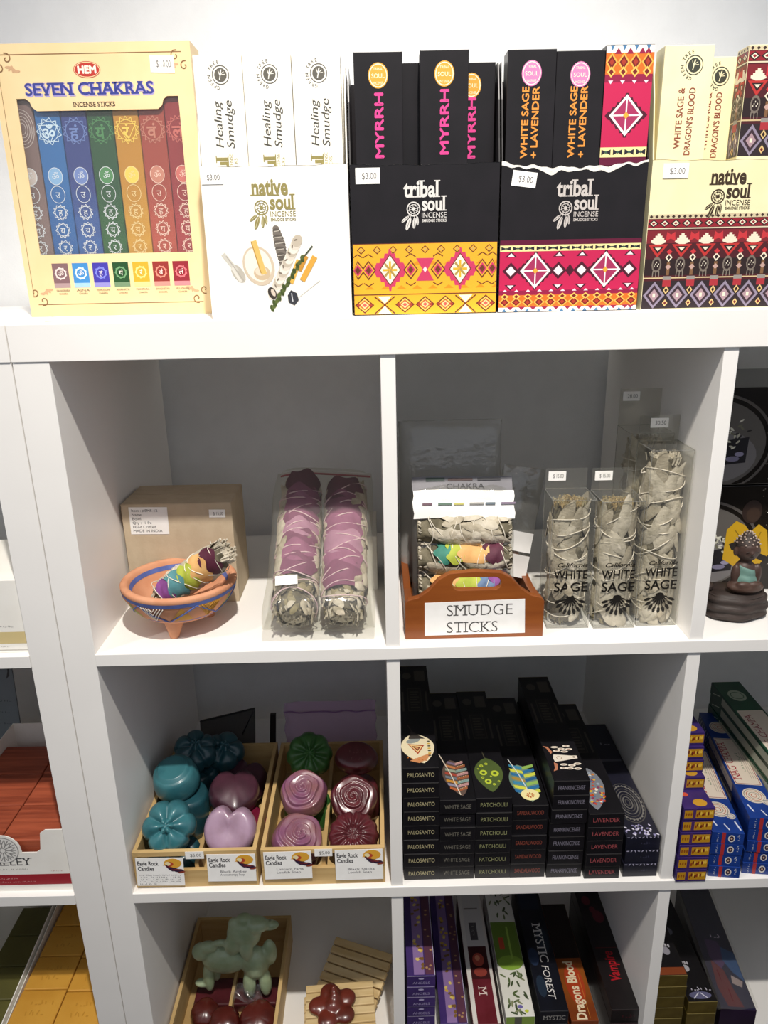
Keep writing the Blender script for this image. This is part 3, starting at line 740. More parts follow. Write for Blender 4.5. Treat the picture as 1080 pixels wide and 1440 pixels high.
for i in range(7):
    u = 3.15 + i * 2.27; v = 3.15
    k.rect(mc[i][0], u, v + .5, u + 1.8, v + 2.65, 1); k.rect(fade[i], u, v, u + 1.8, v + .5, 1)
    k.ring(('#e2d6d2', '#dceefa', '#6f78d8', '#6fa070', '#f6e08a', '#d98a78', '#d9737a')[i], u + .9, v + 1.55, .62, .08, 2, 18)
    lotus(k, ('#e2d6d2', '#dceefa', '#8f96e0', '#6fa070', '#f6e08a', '#d98a78', '#d9737a')[i], u + .9, v + 1.55, .66, 9, .05, 2)
    k.text('#f0e8e0', sym[i], u + .9, v + 1.25, .52, l=3)
    k.text('#6a5240', names[i], u + .9, v - .42, .22, w=1.5, l=2); k.text('#6a5240', 'CHAKRA', u + .9, v - .76, .2, w=1.0, l=2)
k.build('printed_artwork', t, (0, 0, 0))
price(t, (16.6, -.02, 24.6), (1, 0, 0), (0, 0, 1), 2.5, 1.6, '$ 10.00', -.03)

# ================================================================ FIRST ROW: bowl, smudge sticks
# --- kraft box with stickers
t = thing('cardboard_box', 'brown cardboard box with two white stickers behind the clay bowl', 'box', (.35, 13.7, F1))
b = MB().box(0, 14.1, 0, 8.4, 0, 13.85)
b.build('box_body', KRAFT, t, bevel=.12)
MB().box(.1, 14.0, -.02, 4.1, 13.86, 13.9).box(.1, 14.0, 4.25, 8.4, 13.86, 13.9).build('lid_flap', KRAFT, t)
s = MB().box(0, 4.9, -.03, 0, 0, 3.65).build('label_sticker', PAPER, t, (.95, -.02, 9.85), (0, 1, 0))
k = Ink()
for i, tx in enumerate(('Item : #SMS-12', 'Name:', 'Bowl', 'Qty :  1 Pc', 'Hand Crafted', 'MADE IN INDIA')):
    k.text('#4a4a4e', tx, .35, 3.05 - i * .55, .34, align='l', l=1, w=(3.3, 1.3, 1.1, 2.4, 2.9, 3.7)[i])
k.build('lettering', s, (0, -.03, 0))
price(t, (11.2, -.02, 11.9), (1, 0, 0), (0, 0, 1), 2.05, 1.05, '$ 15.00', -.02)

# --- painted clay bowl on three feet
t = thing('clay_bowl', 'terracotta bowl on three feet with a painted blue and white zigzag band', 'bowl', (8.45, 7.6, F1), (0, 1.0, 0))
out = [(0, 1.7), (3.2, 1.85), (4.6, 2.3), (5.6, 3.1), (6.35, 4.2), (6.75, 5.2), (6.92, 5.75), (6.97, 6.1), (6.8, 6.32), (6.35, 6.38), (6.05, 6.2)]
inn = [(5.9, 5.75), (5.3, 4.6), (4.3, 3.5), (3.0, 2.75), (1.5, 2.4), (0, 2.35)]
bowl = MB().lathe(out + inn, 64).build('bowl_body', TERRA, t, smooth=True)
def bowl_r(z):
    for (r0, z0), (r1, z1) in zip(out, out[1:]):
        if z0 <= z <= z1: return r0 + (r1 - r0) * (z - z0) / (z1 - z0 + 1e-9)
    return 7.1
def band(c, z0, z1, a0, a1, n, inset=.03, inner=False):
    """painted patch on the bowl wall"""
    b = MB(); b.grid(lambda u, v: ((bowl_r(z0 + (z1 - z0) * v) + inset) * math.cos(a0 + (a1 - a0) * u), (bowl_r(z0 + (z1 - z0) * v) + inset) * math.sin(a0 + (a1 - a0) * u), z0 + (z1 - z0) * v), n, 4)
    return b
BLUE = mat('bowl_blue_paint', '#5a6db0', .75, '#4c5d9c', 60, bump=.1)
PBROWN = mat('bowl_earth_paint', '#8a5a45', .8, '#75483a', 60); PYEL = mat('bowl_ochre_paint', '#c9963f', .8, '#b7832f', 60)
PGRN = mat('bowl_olive_paint', '#a5a45c', .8, '#8d8d4a', 60); PWHT = mat('bowl_white_paint', '#e7ddd0', .8, '#d9cec0', 60)
band(0, 5.2, 5.72, 0, 2 * pi, 65, .035).build('rim_stripe', BLUE, t, smooth=True)
MB().lathe([(6.12, 5.42), (5.78, 4.8)], 64).build('inner_stripe', BLUE, t, smooth=True) if False else None
bb = MB(); bb.grid(lambda u, v: ((5.87 - .27 * v) * math.cos(2 * pi * u), (5.87 - .27 * v) * math.sin(2 * pi * u), 5.77 - .53 * v), 64, 2, True); bb.build('inner_stripe', BLUE, t, smooth=True)
def wall_pt(a, z, d=.05): r = bowl_r(z) + d; return (r * math.cos(a), r * math.sin(a), z)
n = 12
for i in range(n):
    a0 = -pi / 2 + (i - n / 2) * 2 * pi / n; a1 = a0 + 2 * pi / n; am = (a0 + a1) / 2
    kind = i % 4
    b = MB(); b.grid(lambda u, v: wall_pt(am + (u - .5) * 2 * (a1 - am) * (v if i % 2 else 1 - v) * .92, 2.95 + 2.25 * v, .035), 5, 7)
    b.build('painted_triangle', (PGRN, PBROWN, PYEL, PBROWN)[kind] if i % 2 == 0 else (PBROWN if kind == 1 else PYEL), t, smooth=True)
    if i % 2:
        b = MB()
        for q in range(4):
            h2 = 5.1; z0 = 3.15 + q * .5; wd = (a1 - am) * (.82 - .2 * q)
            pts = [wall_pt(am - wd * (1 - s2), h2 - (h2 - z0) * s2, .07) for s2 in [j / 6 for j in range(7)]] + [wall_pt(am + wd * s2, z0 + (h2 - z0) * s2, .07) for s2 in [j / 6 for j in range(1, 7)]]
            b.tube(pts, .075, 4)
        b.build('chevron_lines', PWHT if kind == 1 else PYEL, t)
b = MB()
for i in range(n):
    a0 = -pi / 2 + (i - n / 2) * 2 * pi / n
    pts = [wall_pt(a0 + 2 * pi / n * s2 / 8 * 1.0, (2.95 + 2.25 * (s2 / 8)) if i % 2 == 0 else 5.2 - 2.25 * s2 / 8, .05) for s2 in range(9)]
    b.tube(pts, .1, 4)
b.build('zigzag_line', BLUE, t); band(0, 2.78, 2.96, 0, 2 * pi, 65, .03).build('lower_stripe', BLUE, t, smooth=True)
for a in (-pi / 2 - .05, pi / 6 + .1, pi * 5 / 6 - .1):
    b = MB(); cx, cy = 3.2 * math.cos(a), 3.2 * math.sin(a)
    b.grid(lambda u, v: (cx * (1 + .12 * (1 - v)) + (1.7 - 1.15 * (1 - v) ** .7) * math.cos(2 * pi * u), cy * (1 + .12 * (1 - v)) + (1.3 - .75 * (1 - v) ** .7) * math.sin(2 * pi * u), v * 2.8), 18, 7, True)
    b.ball((cx * 1.12, cy * 1.12, .16), (.56, .56, .16), 14, 5)
    b.build('foot', TERRA, t, smooth=True)

# --- bundles of dried leaves
SAGECORE = mat('sage_core', '#857d68', .9, '#5a5442', 60, bump=.8, bscale=200, lo=.35, hi=.65)
_LEAF = {}
def leaf_mesh(R, L, Wd, tilt, seed, m):
    key = (round(R, 2), round(L, 1), round(Wd, 1), round(tilt, 2), seed, m.name)
    if key in _LEAF: return _LEAF[key]
    rg = random.Random(seed); ph = rg.uniform(0, 6)
    b = MB()
    def f(u, v):
        s = u - .5; w = (v - .5) * 2
        half = Wd * .5 * (math.sin(pi * min(1, u * .94 + .03)) ** .7) * (1 + .1 * math.sin(9 * u + ph))
        a = s * L * math.cos(tilt) - w * half * math.sin(tilt); c = s * L * math.sin(tilt) + w * half * math.cos(tilt)
        r = R + .1 * (1 - abs(w)) + .1 * math.sin(ph + 5 * u) + .13 * abs(s) * 2 * math.sin(3 * ph) + .05
        an = c / R
        return (r * math.sin(an), -r * math.cos(an), a)
    b.grid(f, 9, 5)
    me = b.mesh('leaf', m, True); _LEAF[key] = me
    return me
def bundle(t, R, L, seed, nleaf=40, petals=(), turns=6, twine=TWINE, lumps=.12, top='leafy', front=2.4, twr=.07):
    """core, leaves, petals and twine of a smudge stick standing on local z = 0"""
    rg = random.Random(seed)
    def core(u, v):
        r = R * (.5 + .5 * min(1, math.sin(pi * min(.97, max(.03, v))) ** .35 + .05)) * (1 + .06 * math.sin(5 * 2 * pi * u + 9 * v) + .05 * math.sin(23 * v + 3 * u))
        r += lumps * noise.noise(Vector((6 * math.cos(2 * pi * u), 6 * math.sin(2 * pi * u), v * L * 1.3 + seed)))
        return (r * math.sin(2 * pi * u), -r * math.cos(2 * pi * u), .1 + v * (L - .2))
    b = MB(); b.grid(core, 26, 30, True); b.build('leaf_core', SAGECORE, t, smooth=True)
    for i in range(nleaf):
        sz = rg.choice((0, 1, 2)); tl = rg.choice((-.5, -.25, .12, .35, .6))
        me = leaf_mesh(R, (3.6, 4.6, 5.6)[sz] * R / 2.2, (1.5, 1.9, 1.6)[sz] * R / 2.2, tl, rg.randint(0, 3), rg.choice((SAGE, SAGE2, SAGE2)))
        o = bpy.data.objects.new('leaf', me)
        z = rg.uniform(R * (1.5 if petals else .45), L - R * .6) if R > 2 else rg.uniform(R * 1.25, L - R * 1.25)
        ang = rg.gauss(0, 62)
        for (z0, z1, m_, wa, a0) in petals:
            if z0 - .9 < z < z1 + .9:
                d_ = math.degrees(wa) + 2; c_ = math.degrees(a0)
                ang = c_ + rg.choice((-1, 1)) * rg.uniform(d_, d_ + 55)
        place(o, t, (0, 0, z), (rg.uniform(-4, 4), rg.uniform(-4, 4), ang))
        o.scale = (1 + .02 * (i % 5),) * 2 + (1,)
    # ragged stems at both ends
    for e in (0, 1):
        b = MB()
        b.prism([(R * .62 * math.cos(2 * pi * i / 14), R * .62 * math.sin(2 * pi * i / 14)) for i in range(14)], .15 if e == 0 else L - .4, .3 if e == 0 else L - .2, 'z')
        for i in range(60):
            a = rg.uniform(0, 2 * pi); r = R * math.sqrt(rg.random()) * .92
            z0, z1 = ((.6, rg.uniform(-.2, .1)) if e == 0 else (L - .8, L + rg.uniform(.0, .35)))
            if R < 2 and L > 11.5: z0, z1 = (.5, .2) if e == 0 else (L - .5, L - .2)
            b.tube([(r * math.cos(a), r * math.sin(a), z0), (r * 1.06 * math.cos(a + .15), r * 1.06 * math.sin(a + .15), z1)], rg.uniform(.06, .16), 5)
        b.build('stem_ends', SAGED if top != 'leafy' else SAGE2, t)
    if petals and R > 2:          # curled leaves sticking out at the cut end
        for i in range(110):
            me = leaf_mesh(R * .8, 1.7, .75, rg.choice((-.5, 0, .5)), rg.randint(0, 3), rg.choice((SAGE, SAGE2, SAGED)))
            o = bpy.data.objects.new('leaf', me); place(o, t, (0, 0, rg.uniform(.1, 3.9)), (rg.uniform(-22, 22), rg.uniform(-22, 22), rg.uniform(-120, 120)))
            q_ = rg.uniform(.55, 1.25); o.scale = (q_, q_, 1)
    if top == 'seed':
        b = MB()
        for i in range(160):
            a = rg.uniform(0, 2 * pi); r = R * math.sqrt(rg.random()) * .9
            z = L - .3 + .5 * (1 - (r / R) ** 2) + rg.uniform(0, .35)
            b.tube([(r * math.cos(a), r * math.sin(a), z - .5), (r * math.cos(a) + rg.uniform(-.2, .2), r * math.sin(a) + rg.uniform(-.2, .2), z)], rg.uniform(.04, .1), 4)
        props(b.build('seed_heads', SEED, t), kind='stuff')
    for (z0, z1, m, wa, a0) in petals:
        ph = rg.uniform(0, 6)
        b = MB()
        def pf(u, v):
            an = a0 + (u - .5) * 2 * wa * (.72 + .28 * math.sin(pi * min(1, max(0, v)))) + .08 * math.sin(7 * v + ph)
            r = R * 1.07 + .14 + .07 * math.sin(6 * u + 8 * v + ph) + .1 * v
            return (r * math.sin(an), -r * math.cos(an), z0 + (z1 - z0) * v + .28 * math.sin(3 * pi * u + ph) * v + .3 * (1 - (2 * u - 1) ** 2) * (v - .1))
        b.grid(pf, 12, 8); b.build('petal', m, t, smooth=True)
    if turns:
        for sg in ((1, -1) if turns > 0 else (1,)):
            b = MB(); n = int(abs(turns) * 22); pts = []
            for i in range(n + 1):
                q = i / n; an = sg * 2 * pi * abs(turns) * q + seed; z = R * .45 + (L - R * .9) * q + .45 * math.sin(an) + .5 * math.sin(1.7 * an * sg + seed)
                r = R * 1.07 + (.2 if petals else .14) + .05 * math.sin(5 * an + seed)
                pts.append((r * math.sin(an), -r * math.cos(an), z))
            b.tube(pts, twr, 5); b.build('twine', twine, t, smooth=True)
    return t

PET = {n: mat('petal_' + n, a, .7, b, 60, bump=.25, bscale=120, lo=.3, hi=.7) for n, a, b in (
    ('wine', '#5c1f38', '#451528'), ('peach', '#e0b273', '#d29e5c'), ('lime', '#b9c04a', '#9fae36'), ('teal', '#5e9aa0', '#4b8288'),
    ('violet', '#8a4a92', '#703878'), ('mauve', '#85486a', '#703a58'), ('rose', '#9c5f82', '#894f70'), ('pale', '#b585a0', '#a3748e'), ('green', '#3f8e7a', '#327464'), ('plum', '#5a2338', '#48182c'), ('blue', '#6e86a8', '#5a7294'))}
# rainbow stick resting in the bowl
t = thing('smudge_stick', 'rainbow petal smudge stick resting in the painted clay bowl', 'smudge stick', (6.4, 6.3, F1 + 4.3), (10, 54, 2))
P = PET
bundle(t, 1.65, 11.2, 5, 34, [(1.3, 2.8, P['violet'], 1.0, -.3), (2.6, 5.0, P['teal'], 1.1, -.3), (4.7, 6.7, P['lime'], 1.1, -.3), (6.2, 8.7, P['peach'], 1.15, -.3), (8.2, 10.4, P['wine'], 1.05, -.3)], 3, twr=.055)

# --- zip bag with two big purple-petal bundles
bagt = thing('zip_bag', 'clear zip bag holding two purple petal smudge sticks', 'bag', (25.95, 1.9, F1 + 2.45), (-57, 0, 0))
def zipwave(x): return .7 - .11 * x - .05 * max(0, -x - 1.5) ** 2
def zipbag(u, v):
    a = 2 * pi * u; wv = .04 * math.sin(17 * v + 3 * a) + .05 * math.sin(9 * v + 5 * a)
    hw = 6.5 - .1 * v; dp = 3.0 * (1 - max(0, (v - .92) / .08)) * (1 - max(0, (.05 - v) / .05)) + .06
    c, s = math.cos(a), math.sin(a)
    x = hw * math.copysign(abs(c) ** .45, c) ; y = dp * math.copysign(abs(s) ** .6, s)
    return (x + wv * 2, y + wv, -.7 + v * 24.0 + (zipwave(x) * max(0, (v - .8) / .2)))
b = MB(); b.grid(zipbag, 56, 30, True)
b.build('bag_film', plastic('zip_bag_film', '#f6f6f2', 0.065, 0.06, 0.9, 40), bagt, smooth=True)
zp = [(-5.9 + 12.2 * i / 24, -.45, 22.3 + zipwave(-5.9 + 12.2 * i / 24)) for i in range(25)]
MB().tube(zp, .15, 6).build('zip_strip', mat('zip_red', '#a8525a', .5), bagt)
price(bagt, (-5.0, -3.15, 3.4), (1, 0, 0), (0, 0, 1), 2.6, 1.3, '', .08)
props(bagt.children[-1], 'white sticker creased on the bag')
for (px, sd, lab, pet) in ((-2.95, 21, 'purple petal smudge stick in the zip bag, beside the bowl', (('mauve', 4.3, 6.6), ('rose', 5.9, 8.4), ('mauve', 8.0, 9.8), ('pale', 9.4, 11.4), ('mauve', 11.0, 13.0), ('rose', 12.4, 15.0), ('mauve', 14.6, 16.4), ('plum', 16.0, 18.6))),
                            (2.95, 33, 'purple petal smudge stick in the zip bag, beside the shelf divider', (('mauve', 2.6, 5.4), ('rose', 5.0, 7.4), ('pale', 7.0, 9.6), ('rose', 9.2, 12.0), ('mauve', 11.4, 13.4), ('mauve', 13.0, 15.2), ('plum', 14.8, 17.4)))):
    th_ = math.radians(31)
    loc = (25.95 + px, 2.5, F1 + 2.85)
    o = thing('smudge_stick', lab, 'smudge stick', loc, (-57, 0, 0))
    bundle(o, 2.4, 19.8, sd, 120, [(a * 1.1, b2 * 1.12, P[n], .95 if px < 0 else 1.12, .22 if px < 0 else -.12) for n, a, b2 in pet], 6, PINKTW, twr=.075)

o = MB().prism([(0, 0), (9, 0), (9, 8.4), (.5, 7.6)], 20.8, 32.9, 'x').build('prop_box', WCARD, None, (0, 16.5, F1), bevel=.08); props(o, 'pale low box propping up the zip bag of smudge sticks', 'box')
# --- wooden caddy
t = thing('wooden_caddy', 'brown wooden caddy with a handle hole and a paper sign', 'caddy', (36.1, 2.0, F1))
cw = 16.3
out2 = [(0, 0), (cw, 0), (cw, 4.6), (cw - .35, 5.05), (cw - 1.6, 5.4), (cw - 2.8, 6.3), (cw - 3.9, 7.6), (cw - 5.2, 8.35), (cw / 2, 8.55), (5.2, 8.35), (3.9, 7.6), (2.8, 6.3), (1.6, 5.4), (.35, 5.05), (0, 4.6)]
def caddy_end(y0):
    # panel with an oval hand hole: strip between the outline above the hole line and the hole
    hx0, hx1, hz, hr = 6.3, 10.4, 7.0, .78
    hole = [(hx1 + hr * math.cos(a), hz + hr * math.sin(a)) for a in [(-pi / 2 + pi * i / 8) for i in range(9)]] + [(hx0 + hr * math.cos(a), hz + hr * math.sin(a)) for a in [(pi / 2 + pi * i / 8) for i in range(9)]]
    bm = bmesh.new()
    ov = [bm.verts.new((x * S, 0, z * S)) for x, z in out2]; hv = [bm.verts.new((x * S, 0, z * S)) for x, z in hole]
    es = [bm.edges.new((a, b)) for a, b in zip(ov, ov[1:] + ov[:1])] + [bm.edges.new((a, b)) for a, b in zip(hv, hv[1:] + hv[:1])]
    bmesh.ops.triangle_fill(bm, edges=es, use_beauty=True)
    r = bmesh.ops.extrude_face_region(bm, geom=bm.faces[:])
    for v in r['geom']:
        if isinstance(v, bmesh.types.BMVert): v.co.y += .9 * S
    bmesh.ops.recalc_face_normals(bm, faces=bm.faces)
    me = bpy.data.meshes.new('end_panel'); bm.to_mesh(me); bm.free(); me.materials.append(CADDY)
    o = bpy.data.objects.new('end_panel', me); place(o, t, (0, y0, 0))
    bv = o.modifiers.new('bevel', 'BEVEL'); bv.width = .08 * S; bv.segments = 2; bv.limit_method = 'ANGLE'
caddy_end(0); caddy_end(19.1)
for xx in (0.05, cw - .95): MB().prism([(.9, 0), (19.1, 0), (19.1, 4.6), (14, 3.9), (6, 3.9), (.9, 4.6)], xx, xx + .9, 'x').build('side_panel', CADDY, t, bevel=.06)
MB().box(.95, cw - .95, .9, 19.1, .1, .7).build('base_board', CADDY, t)
sg = MB().add([(2.3, -.03, .45), (14.15, -.03, .55), (14.0, -.03, 4.95), (2.3, -.03, 4.7), (2.3, 0, .45), (14.15, 0, .55), (14.0, 0, 4.95), (2.3, 0, 4.7)], [(0, 1, 2, 3), (4, 5, 6, 7), (0, 1, 5, 4), (1, 2, 6, 5), (2, 3, 7, 6), (3, 0, 4, 7)]).build('paper_sign', PAPER, t)
k = Ink(); k.text('#454341', 'SMUDGE', 4.9, 2.95, 1.4, w=7.7, align='l', serif=True, rot=.008, bold=-.014); k.text('#454341', 'STICKS', 4.9, .75, 1.4, w=6.0, align='l', serif=True, rot=.008, bold=-.014)
k.text('#3d3b3a', 'S', 4.9, 3.05, 1.32, align='l', l=1) if False else None
k.build('lettering', sg, (0, -.035, 0))

# --- bags of rainbow sticks standing in the caddy
def pillow(w, h, d, sd, tpr=.9):
    def f(u, v):
        a = 2 * pi * u; c, s = math.cos(a), math.sin(a)
        e = max(0., math.sin(pi * min(1, max(0, v)))) ** .35 if v < tpr else max(.02, math.sin(pi * min(1, v))) ** .35
        wob = .09 * noise.noise(Vector((c * 3, s * 3, v * 7 + sd)))
        return (w / 2 * math.copysign(abs(c) ** .5, c) + wob * 2, d / 2 * e * math.copysign(abs(s) ** .7, s) + wob * 2, v * h)
    return f
bt = thing('poly_bag', 'clear bag of three rainbow smudge sticks with white header, front of the caddy', 'bag', (43.55, 8.0, F1 + .8), (-10, 0, -1.0))
b = MB(); b.grid(pillow(12.6, 16.0, 4.8, 3), 44, 30, True); b.build('bag_film', plastic('stick_bag_film', '#f4f4f1', 0.06, 0.09, 1.0, 45), bt, smooth=True)
hd = MB(); hd.grid(lambda u, v: (-6.1 + 12.2 * u + .1 * math.sin(9 * v), -2.2 + 1.15 * v - .25 * math.sin(pi * v), 12.0 + 3.3 * v + .12 * math.sin(5 * u)), 14, 6)
hd = hd.build('white_header', mat('white_label_film', '#f2f1ee', .35, '#eae9e5', 30), bt, smooth=True)
k = Ink(); 
for i in range(6): k.rect(('#5c3a4a', '#4d6a58', '#b9b45a', '#8c8a84', '#5a6a74', '#7a6a80')[i], -5 + i * 1.9, 1.62, -5 + i * 1.9 + (1.2 + .5 * (i % 2)), 1.86, 1)
k.build('header_print', hd, (0, -2.5, 12.0), (1, 0, 0), (0, .32, 1), lift=.08)
gh = MB(); gh.grid(lambda u, v: (-6.2 + 12.2 * u, -1.0 + .6 * v, 15.2 + 1.7 * v + .08 * math.sin(6 * u)), 12, 4)
gh = gh.build('grey_header', mat('grey_film', '#77757a', .3, '#6d6b70', 30), bt, smooth=True)
k = Ink(); k.text('#17151a', 'CHAKRA', .3, .25, .62, w=4.6, l=1); k.rect('#2b3f35', -4.5, 1.15, -2.2, 1.6, 1); k.rect('#4a2f2a', -1.8, 1.2, 1.2, 1.5, 1); k.rect('#26242a', 1.8, 1.2, 4.6, 1.5, 1)
k.build('header_print', gh, (0, -1.0, 15.2), (1, 0, 0), (0, .33, 1), lift=.05)
for i, (zz, yy, pets) in enumerate(((3.7, 6.9, (('violet', .8, 2.6), ('blue', 2.4, 4.0), ('lime', 3.6, 6.6), ('peach', 6.4, 9.6))), (7.3, 7.5, (('plum', 1.3, 3.3), ('peach', 3.0, 6.4), ('lime', 6.0, 7.8), ('green', 7.6, 9.2))), (10.5, 8.4, ()))):
    o = thing('smudge_stick', ('rainbow smudge stick with violet end, lowest in the clear bag', 'rainbow smudge stick with wine-red end, middle of the clear bag', 'plain sage smudge stick under the white header of the clear bag')[i], 'smudge stick', (49.4, yy, F1 + .8 + zz), (0, -90, 0))
    bundle(o, 1.72, 11.6, 50 + i, 34, [(a, b2, P[n], .8, .75) for n, a, b2 in pets], 3.5, TWINE, twr=.05)
bt = thing('poly_bag', 'large empty-topped clear bag standing at the back of the caddy', 'bag', (42.8, 17.0, F1 + .8), (-3, 0, 1))
b = MB(); b.grid(pillow(13.4, 22.2, 3.6, 9), 40, 26, True); b.build('bag_film', HAZY, bt, smooth=True)
bt = thing('poly_bag', 'clear bag with white labels leaning out at the side of the caddy', 'bag', (49.2, 12.6, F1 + .8), (-6, 9, 0))
b = MB(); b.grid(pillow(5.4, 17.0, 3.0, 14), 36, 26, True); b.build('bag_film', plastic('side_bag_film', '#f2f2ef', 0.07, 0.12, 1.2, 40), bt, smooth=True)
for i, (z0, h2) in enumerate(((3.2, 3.0), (6.6, 2.6))):
    lb = MB(); lb.grid(lambda u, v: (-2.3 + 4.6 * u, -1.75 + .1 * math.sin(5 * u + i) + .1 * math.sin(4 * v), z0 + h2 * v - .3 * u), 8, 5); lb.build('white_label', MATS['white_label_film'], bt, smooth=True)

# --- white sage in printed cellophane boxes
def sage_pack(x, y, w, d, h, label, seed, price_t, head, R, rotz=0, seedtop=True, rx=0, art=True):
    t = thing('cellophane_box', label, 'box', (x, y, F1), (rx, 0, rotz))
    b = MB(); b.box(0, w, 0, d, 0, h); b.build('film_box', CELLO, t)
    ed = MB()
    for xx in (0, w):
        for yy in (0, d): ed.box(xx - .03, xx + .03, yy - .03, yy + .03, 0, h)
    for zz in (0, h):
        for yy in (0, d): ed.box(0, w, yy - .03, yy + .03, zz - .03, zz + .03)
        for xx in (0, w): ed.box(xx - .03, xx + .03, 0, d, zz - .03, zz + .03)
    ed.build('folded_edges', plastic('film_edge', '#e8e8e4', 0.16, 0.2, 0.1), t)
    if head:
        MB().box(0, w, d - .05, d, h, h + head).build('hang_tab', CELLO, t)
    if price_t: price(t, (.35 if head < 3 or head > 4 else 1.3, d - .08 if head else -.02, h + head - 1.5), (1, 0, 0), (0, 0, 1), 2.1, 1.15, price_t)
    if art:
        k = Ink(); bk = '#15120f'; c = w / 2
        k.text(bk, 'California', c + .1, 8.0, .5, w=w * .72, shear=.4, bold=.02); k.text(bk, 'WHITE', c, 6.5, 1.05, w=w * .8, bold=.015); k.text(bk, 'SAGE', c + .1, 4.85, 1.15, w=w * .8, bold=.015)
        for i in range(9):
            a = pi + .35 + (pi - .7) * i / 8; L2 = 1.35 + .25 * math.sin(pi * i / 8)
            ex, ey = c + .1 + L2 * 1.15 * math.cos(a), 4.1 + L2 * 1.25 * math.sin(a)
            k.line(bk, [(c + .1, 4.1), (ex, ey)], .09); k.ell(bk, ex, ey, .4, .2, 1, 10, rot=a); k.line(bk, [(c + .1, 4.1), (c + .1 + L2 * .7 * math.cos(a + .1), 4.1 + L2 * .8 * math.sin(a + .1))], .16)
        k.ell(bk, c + .1, 4.1, .5, .3, 1, 12)
        k.build('printed_lettering', t, (0, 0, 0), lift=.04)
    o = thing('sage_bundle', label.replace('clear box of', 'twine-tied bundle in the clear box of'), 'smudge stick', (x + w / 2 * math.cos(math.radians(rotz)) - d / 2 * math.sin(math.radians(rotz)), y + d / 2 + w / 2 * math.sin(math.radians(rotz)), F1 + .25), (rx, 0, rotz))
    bundle(o, R, h - 1.0 if h < 20 else h - 1.4, seed, 46 if h < 20 else 70, (), 4.5 if h < 20 else 5.5, TWINE, .2, 'seed' if seedtop else 'leafy', twr=.07)
    return t
sage_pack(53.3, 4.0, 5.0, 5.0, 16.2, 'clear box of seed-topped white sage beside the wooden caddy', 61, '$ 15.00', 2.5, 2.15, -1)
sage_pack(58.9, 3.7, 4.9, 5.0, 16.0, 'clear box of seed-topped white sage between two other clear boxes', 67, '$ 15.00', 2.7, 2.1, 0)
sage_pack(64.2, 4.1, 4.75, 5.0, 21.8, 'clear box of tall leafy white sage against the shelf divider', 71, '30.50', 3.1, 2.15, 0, False)
sage_pack(63.7, 10.2, 5.2, 5.2, 22.4, 'clear box of tall white sage behind the other tall one', 75, '28.00', 4.6, 2.2, 0, False, art=False)

o = MB().box(0, 1.9, 0, .5, 0, .03).build('paper_scrap', mat('grey_paper', '#8d8c8a', .8), None, (-1.2, 3.4, F0), (0, 0, 6)); props(o, 'tiny grey strip of paper on the shelf top by the cream box', 'paper')

# ================================================================ FIRST ROW, NEXT CELL: little buddha and black boxes
def remeshed(o, vox, smooth_it=6):
    r = o.modifiers.new('remesh', 'REMESH'); r.mode = 'VOXEL'; r.voxel_size = vox * S; r.use_smooth_shade = True
    s = o.modifiers.new('smooth', 'SMOOTH'); s.iterations = smooth_it; s.factor = .5
    return o
DKROCK = mat('dark_resin_rock', '#3c302b', .6, '#2a211d', 30, bump=.5, bscale=60, stretch=(1, 1, 5))
DKSKIN = mat('dark_resin_figure', '#4f3a30', .5, '#43302a', 40)
t = thing('buddha_figurine', 'small dark seated monk figurine in a sea-green robe on a rock base', 'figurine', (77.2, 7.2, F1))
b = MB()
def rock(u, v):
    a = 2 * pi * u; r = 1 + .05 * math.sin(3 * a + 1) + .03 * math.sin(7 * a)
    bulge = 1 - .1 * (2 * v - 1) ** 2 + .05 * math.sin(v * 19 + 2 * math.sin(a)) - .1 * v
    return (4.3 * r * bulge * math.cos(a), 3.2 * r * bulge * math.sin(a), v * 3.1 + .12 * math.sin(2 * a) * v)
b.grid(rock, 40, 14, True); b.prism([(4.3 * .83 * (1 + .05 * math.sin(3 * a + 1) + .03 * math.sin(7 * a)) * math.cos(a), 3.2 * .83 * (1 + .05 * math.sin(3 * a + 1)) * math.sin(a)) for a in [2 * pi * i / 40 for i in range(40)]], 2.7, 3.02, 'z')
b.build('rock_base', DKROCK, t, smooth=True)
MB().lathe([(0, 0), (.5, 0), (.85, .5), (.8, 1.0), (.55, 1.2), (.55, 1.0), (0, .9)], 18, (-3.3, .6, 2.75)).build('incense_pot', DKROCK, t, smooth=True)
b = MB()
b.ball((.9, 0, 5.2), (1.45, 1.25, 2.0)); b.ball((.9, -.1, 8.5), (1.42, 1.35, 1.55)); b.ball((.9, 0, 6.9), (.7, .7, .6))
b.ball((.9, -.6, 3.85), (2.3, 1.5, .85)); b.ball((-.4, -.5, 5.4), (.55, .6, 1.4)); b.ball((2.2, -.5, 5.4), (.55, .6, 1.4)); b.ball((.3, -1.5, 4.4), (.9, .5, .45)); b.ball((1.5, -1.5, 4.4), (.9, .5, .45))
b.ball((-.5, 0, 8.2), (.28, .35, .6)); b.ball((2.3, 0, 8.2), (.28, .35, .6)); b.ball((.9, -1.42, 8.35), (.2, .22, .25))
remeshed(b.build('figure_body', DKSKIN, t, smooth=True), .13)
b = MB(); b.ball((.9, .12, 9.0), (1.42, 1.38, 1.25), 20, 12); b.ball((.9, .1, 10.2), (.7, .7, .55), 14, 8); remeshed(b.build('hair_cap', DKROCK, t, smooth=True), .12)
hk = MB()
for i in range(46):
    v = .06 + .4 * (i / 45); a = i * 2.4; th = v * pi
    p = (.9 + 1.46 * math.sin(th) * math.cos(a), .12 + 1.42 * math.sin(th) * math.sin(a), 9.0 + 1.3 * math.cos(th))
    if p[2] > 9.1: hk.ball(p, .13, 8, 5)
